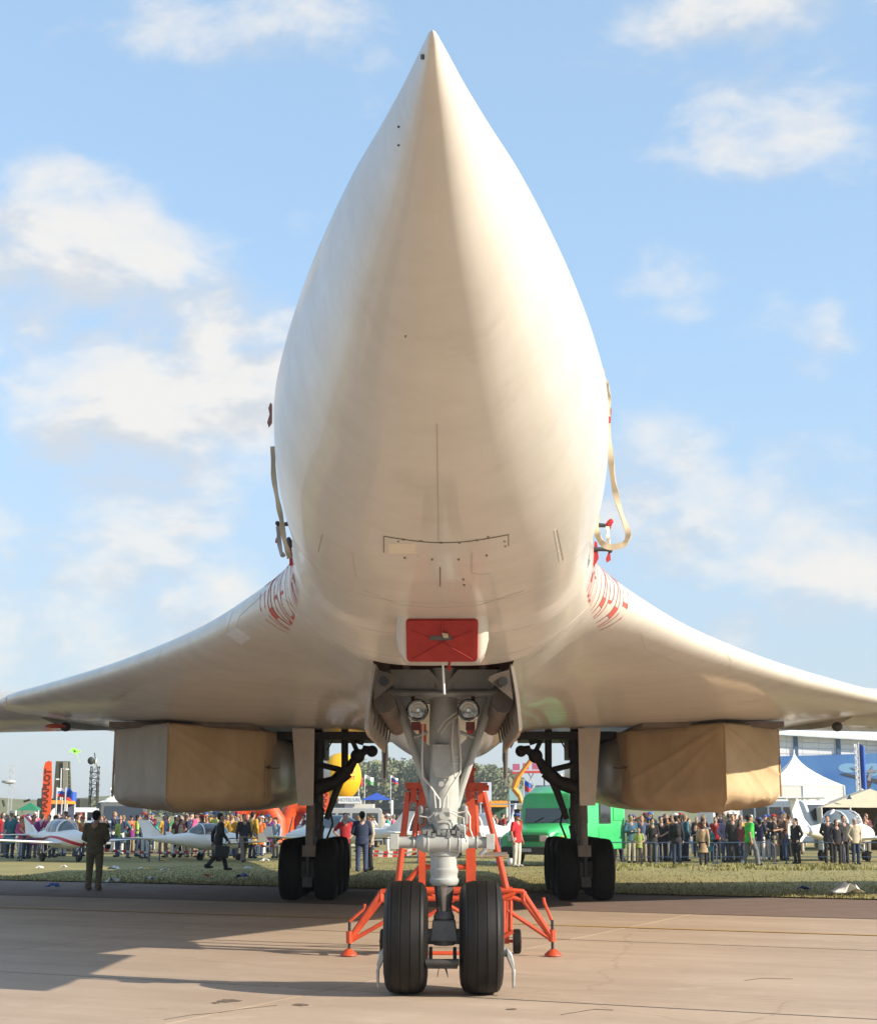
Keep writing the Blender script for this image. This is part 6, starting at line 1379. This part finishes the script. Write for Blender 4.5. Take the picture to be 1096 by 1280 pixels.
# yellow balloon
def balloon():
    Y = 96; c = P(426, 971, Y); root = simple('balloon', 'big yellow advertising balloon with red letters behind the left main gear', 'balloon', None, (c.x, Y, 0)); b = MB(); r = 25.5/F*Y; b.ell(c, (r, r*.9, r*1.15), 28, 18); b.build('envelope', mat('balloon_yellow', (.80, .42, .01), .45, var=.06), root)
    b = MB(); b.tube([(c.x, Y, .0), (c.x, Y, c.z-r*1.1)], .02, 6); b.build('tether', GREYD, root); b = MB(); b.box((c.x, Y, .2), (.5, .5, .4)); b.build('ballast', GREYD, root)
    def wrap(body, px, py, s):
        me = text_mesh(body, s, .0, .006)
        q = P(px, py, Y)
        for v in me.vertices:
            x = q.x+v.co.x-c.x; z = q.z+v.co.y-c.z; k = 1-(x/r)**2-(z/(r*1.15))**2; v.co = Vector((c.x+x, Y-r*.9*math.sqrt(max(k, .02))-.015, c.z+z))-root.location
        obj_from('lettering', me, mat('balloon_letters', (.55, .08, .01), .6), root)
    wrap('AVANGARD', 432, 966, .22); wrap('DT', 441, 973, .32)
balloon()
# minibus, kiosk sign
def vehicle_box(px, Y, L_m, Wd, H, m, label, name, rz, cat, hood=True, win=glass_mat('van_glass')):
    root = empty(name, XY(px, Y), label, cat, 'vehicles behind the visitors', rz)
    b = MB(); h = .32; pr = [(-L_m/2, .35), (L_m/2-.1, .35), (L_m/2, .5), (L_m/2, H*.52), (L_m/2-.18, H*.58), (L_m/2-.62, H-.1), (L_m/2-.8, H), (-L_m/2+.12, H), (-L_m/2, H-.15)]
    if not hood: pr = [(-L_m/2, .35), (L_m/2, .35), (L_m/2, .75), (L_m/2-.9, .85), (L_m/2-1.6, H-.08), (L_m/2-1.8, H), (-L_m/2+1.0, H), (-L_m/2+.3, .95), (-L_m/2, .85)]
    b.prism([(-Wd/2, x, z) for x, z in pr], (Wd, 0, 0)); b.v = [(x, -y, z) for x, y, z in b.v]; b.build('body', m, root, local=True, smooth=False, bevel=.06)
    for s in (-1, 1):
        nwin = 4 if hood else 2
        for i in range(nwin):
            b = MB(); y0 = -L_m/2+.25+i*(L_m-1.3)/nwin if hood else -.75+i*.8; w = (L_m-1.3)/nwin-.14 if hood else .7
            b.box((s*(Wd/2+.004), -(y0+w/2), H*.74 if hood else H*.80), (.02, w, H*.26)); b.build('window', win, root, local=True, smooth=False)
        for y in (-L_m*.3, L_m*.3): b = MB(); b.lathe([(-.09, .1), (-.1, .3), (.1, .3), (.09, .1)], (s*(Wd/2-.08), y, .32), 'X', 18); b.build('tyre', RUBBER, root, local=True)
        b = MB(); b.lathe([(-.02, .10), (.02, .08)], (s*Wd*.36, -L_m/2-.01, .8), 'Y', 12); b.build('headlight', mat('headlight_glass', (.55, .56, .55), .1), root, local=True)
    b = MB()
    if hood: b.prism([(-Wd*.42, -(L_m/2-.17)-.015, H*.60), (Wd*.42, -(L_m/2-.17)-.015, H*.60), (Wd*.40, -(L_m/2-.58)-.02, H-.2), (-Wd*.40, -(L_m/2-.58)-.02, H-.2)], (0, -.015, 0))
    else: b.prism([(-Wd*.42, -(L_m/2-.95)-.01, .92), (Wd*.42, -(L_m/2-.95)-.01, .92), (Wd*.38, -(L_m/2-1.55)-.01, H-.12), (-Wd*.38, -(L_m/2-1.55)-.01, H-.12)], (0, -.02, .01))
    b.build('windscreen', win, root, local=True, smooth=False); return root
vehicle_box(424, 84, 4.4, 1.95, 2.1, mat('bus_grey', (.26, .28, .29), .45, var=.1), 'grey minibus with side windows left of the white kiosk sign', 'minibus', R(-75), 'minibus')
vehicle_box(100, 100, 4.6, 2.0, 2.2, mat('van_white', (.70, .71, .72), .4), 'white van roof showing right of the orange canopy', 'white_van', R(-80), 'van')
vehicle_box(126, 75, 4.2, 1.75, 1.45, mat('car_silver', (.33, .37, .42), .3, coat=.5), 'silver blue car behind the olive suit man', 'parked_car', R(30), 'car', hood=False)
vehicle_box(985, 82, 5.2, 2.0, 2.45, mat('van_white', (.70, .71, .72), .4), 'white van with sloping windscreen before the white pagoda tents', 'white_van', R(35), 'van')
vehicle_box(505, 110, 5.0, 2.1, 2.2, mat('truck_dark', (.05, .06, .055), .6), 'dark green truck under the blue canopy', 'dark_truck', R(70), 'truck')
vehicle_box(152, 78, 5.2, 2.3, 2.35, mat('truck_canvas', (.10, .105, .10), .8, var=.2), 'dark grey canvas covered truck below the left engine cover', 'canvas_truck', R(15), 'truck')
def kiosk():
    Y = 88; c = P(450, 1020, Y); root = simple('kiosk', 'white kiosk with a wide sign board beside the grey minibus', 'kiosk', None, (c.x, Y, 0)); z = lambda py: P(450, py, Y).z
    b = MB(); b.box((c.x, Y+1, z(1005)/2), (1.5, 1.8, z(1005))); b.build('wall', mat('kiosk_cream', (.62, .60, .54), .6), root, smooth=False); b = MB(); b.box((P(448, 1, Y).x, Y-.1, z(1000)), (27/F*Y, .12, 8.5/F*Y)); sg_ = b.build('sign_board', WHITE, root, smooth=False)
    q = Vector((P(449, 1, Y).x, Y-.17, z(1000)))-root.location; lettering('HOTELS.RU', .26, q, (math.pi/2, 0, 0), mat('sign_grey', (.20, .26, .34), .6), sg_, .004)
    b = MB(); b.box((P(447, 1, Y).x, Y+.07, z(1012)), (.42, .06, .55)); b.build('poster', mat('poster_pale', (.62, .55, .66), .7), root, smooth=False)
kiosk()
def inflatable(px, py, rx, rz_, Y, label):
    c = P(px, py, Y); root = simple('inflatable', label, 'inflatable', 'orange inflatables', (c.x, Y, 0)); b = MB(); w, h = rx/F*Y, c.z+rz_/F*Y
    b.tube([(c.x-w, Y, 0), (c.x-w*.95, Y, h*.6), (c.x-w*.6, Y, h*.92), (c.x, Y, h), (c.x+w*.6, Y, h*.92), (c.x+w*.95, Y, h*.6), (c.x+w, Y, 0)], .55, 16); b.build('arch', mat('inflatable_orange', (.72, .09, .02), .5, var=.1), root)
    b = MB(); b.prism([(c.x-w*.9, Y+.3, 0), (c.x-w*.9, Y+.3, h*.62), (c.x-w*.5, Y+.3, h*.9), (c.x+w*.5, Y+.3, h*.9), (c.x+w*.9, Y+.3, h*.62), (c.x+w*.9, Y+.3, 0)], (0, .1, 0)); b.build('back_cloth', mat('inflatable_red', (.60, .05, .02), .6), root, smooth=False)
inflatable(322, 1012, 26, 4, 102, 'orange red inflatable arch between the engine cover and left main gear'); inflatable(376, 1008, 18, 3, 106, 'orange inflatable arch just left of the left main gear')
b = MB(); q = P(372, 1004, 100); b.prism([P(363, 1007, 100), P(372, 1003, 100), P(372, 1010, 100), P(364, 1012, 100)], (0, .1, 0)); 
# orange stall canopy
def stall(px, Y, wpx, ytop, h, m, label, legm=WHITE, back=None):
    c = P(px, 1020, Y); w = wpx/F*Y; zt = P(px, ytop, Y).z; root = simple('stall', label, 'stall', 'stalls behind the visitors', (c.x, Y, 0)); b = MB(); b.loft([[(c.x-w/2, Y-1, zt-h), (c.x+w/2, Y-1, zt-h), (c.x+w/2, Y+1, zt-h), (c.x-w/2, Y+1, zt-h)], [(c.x-w/2*.96, Y-.9, zt), (c.x+w/2*.96, Y-.9, zt), (c.x+w/2*.96, Y+.9, zt), (c.x-w/2*.96, Y+.9, zt)]]); b.build('canopy', m, root, smooth=False)
    for sx in (-1, 1):
        for sy in (-1, 1): b = MB(); b.tube([(c.x+sx*w*.47, Y+sy*.9, 0), (c.x+sx*w*.47, Y+sy*.9, zt-h)], .04, 6); b.build('post', legm, root)
    b = MB(); b.box((c.x, Y+.8, (zt-h)/2), (w*.9, .06, zt-h-.02)); b.build('back_wall', back or mat('stall_back', (.10, .12, .20), .8), root, smooth=False)
stall(77, 86, 24, 1000.5, .2, mat('stall_orange', (.65, .26, .02), .7), 'orange roofed stall right of the tall orange banner'); stall(623, 105, 22, 1001, .42, mat('stall_orange', (.65, .26, .02), .7), 'orange and yellow stall left of the green van', back=mat('stall_green', (.05, .14, .10), .8))
stall(645, 120, 18, 986, .9, mat('stall_teal', (.20, .36, .36), .6), 'teal grey booth above the orange stall'); stall(607, 118, 14, 978, 1.6, mat('board_pale', (.55, .60, .70), .6), 'white and blue board behind the orange stand')
stall(660, 140, 30, 988, .8, mat('board_blue', (.10, .18, .36), .6), 'blue board roof behind the green van')
# antiaircraft vehicle at the left border
def radar_vehicle():
    Y = 100; c = P(20, 1020, Y); root = simple('military_vehicle', 'dark military vehicle with equipment on its roof at the left border', 'military vehicle', None, (c.x, Y, 0)); z = lambda py: P(20, py, Y).z
    b = MB(); b.box((c.x, Y, .95), (2.6, 4.2, 1.2)); b.build('hull', DARKG, root, bevel=.12); b = MB(); b.box((P(15, 1, Y).x, Y, z(1002)), (.65, 1.4, .75)); b.build('turret', DARKG, root, bevel=.08)
    b = MB(); b.box((P(28, 1, Y).x, Y, z(1004)), (.75, 1.2, .7)); b.build('turret_box', DARKG, root, bevel=.08); b = MB(); b.tube([P(30, 1002, Y), P(38, 999.5, Y)], .07, 8); b.build('barrel', DARKG, root); b = MB(); b.tube([P(6, 1008, Y), P(4, 1000, Y)], .08, 8); b.build('antenna', DARKG, root)
    for s in (-1, 1):
        for y in (-1.5, -.5, .5, 1.5): b = MB(); b.lathe([(-.15, .1), (-.16, .42), (.16, .42), (.15, .1)], (c.x+s*1.3, Y+y, .42), 'X', 16); b.build('tyre', RUBBER, root)
radar_vehicle()
# aerial boom and scissor lifts
def boom():
    Y = 115; root = simple('boom_lift', 'orange folding boom lift beyond the green van', 'boom lift', None, (P(650, 1, Y).x, Y, 0)); OB = mat('boom_orange', (.72, .25, .02), .5)
    b = MB(); b.tube([P(649, 994, Y), P(641.5, 985, Y)], .22, 4); b.build('lower_boom', OB, root); b = MB(); b.tube([P(641.5, 986, Y), P(647, 972, Y)], .24, 4); b.build('lower_boom', OB, root); b = MB(); b.tube([P(647, 972, Y), P(664, 949, Y)], .16, 4); b.build('upper_boom', OB, root)
    b = MB(); b.tube([P(664, 949, Y), P(674, 930, Y)], .05, 5); b.build('jib', mat('jib_teal', (.10, .35, .30), .5), root); b = MB(); q = P(648, 1, Y); b.box((q.x, Y, .8), (2.2, 1.6, 1.2)); b.tube([(q.x, Y, 1.2), P(649, 994, Y)], .2, 6); b.build('chassis', OB, root)
boom()
for px, ht, lab in ((645.5, 966, 'scissor lift with a red platform left of the orange boom'), (664, 965, 'scissor lift with a red platform right of the orange boom')):
    Y = 150; c = P(px, 1020, Y); z = P(px, ht, Y).z; root = simple('scissor_lift', lab, 'lift', 'scissor lifts', (c.x, Y, 0)); w = .75
    b = MB(); b.box((c.x, Y, z), (2.0 if px > 650 else .9, 1, .22)); b.build('platform', mat('lift_red', (.50, .05, .05), .6), root, smooth=False)
    for k in range(5):
        z0, z1 = z*k/5, z*(k+1)/5
        for s in (-1, 1): b = MB(); b.tube([(c.x-s*w*.4, Y, z0), (c.x+s*w*.4, Y, z1)], .05, 5); b.build('scissor_arm', mat('arm_grey', (.45, .45, .46), .6), root)
    for q in ((-.35, .35), ) if px < 650 else ((-.8, -.2), (.1, .8)):
        b = MB(); b.box((c.x+(q[0]+q[1])/2, Y, z+.55), ((q[1]-q[0]), .05, .62)); b.build('guard_panel', mat('lift_panel', (.38, .10, .18), .7), root, smooth=False)
def control_block():
    Y = 230; c = P(684, 1020, Y); z = P(684, 982, Y).z; root = simple('control_building', 'grey flat building with a mast above the green van roof', 'building', None, (c.x, Y, 0)); b = MB(); b.box((c.x, Y, z/2), (3.4, 4, z)); b.build('wall', mat('far_wall', (.33, .36, .40), .7), root, smooth=False); b = MB(); b.box((c.x, Y-2.02, z-.7), (3, .05, .7)); b.build('window', glass_mat('far_glass', (.10, .13, .16)), root, smooth=False); b = MB(); b.tube([(c.x-.4, Y, z), (c.x-.4, Y, z+2.4)], .12, 6); b.build('mast', DARKG, root)
control_block()
def speaker_box():
    Y = 66; c = P(960, 1020, Y); root = simple('loudspeaker_stack', 'black loudspeaker cabinet standing behind the man in the green T-shirt', 'loudspeaker', None, (c.x, Y, 0)); b = MB(); b.box((c.x, Y, .95), (.78, .6, .95)); b.build('cabinet', BLACK, root, bevel=.02); b = MB(); b.box((c.x, Y-.31, 1.08), (.68, .03, .62)); b.build('grille', mat('grille_dark', (.045, .047, .05), .8), root, smooth=False)
    b = MB(); b.box((c.x, Y, .25), (.82, .65, .42)); b.build('base_case', mat('case_dark', (.03, .03, .03), .7), root, smooth=False); b = MB(); b.box((c.x, Y-.335, .5), (.7, .02, .05)); b.build('red_trim', mat('red_trim', (.4, .05, .03), .6), root, smooth=False)
speaker_box()
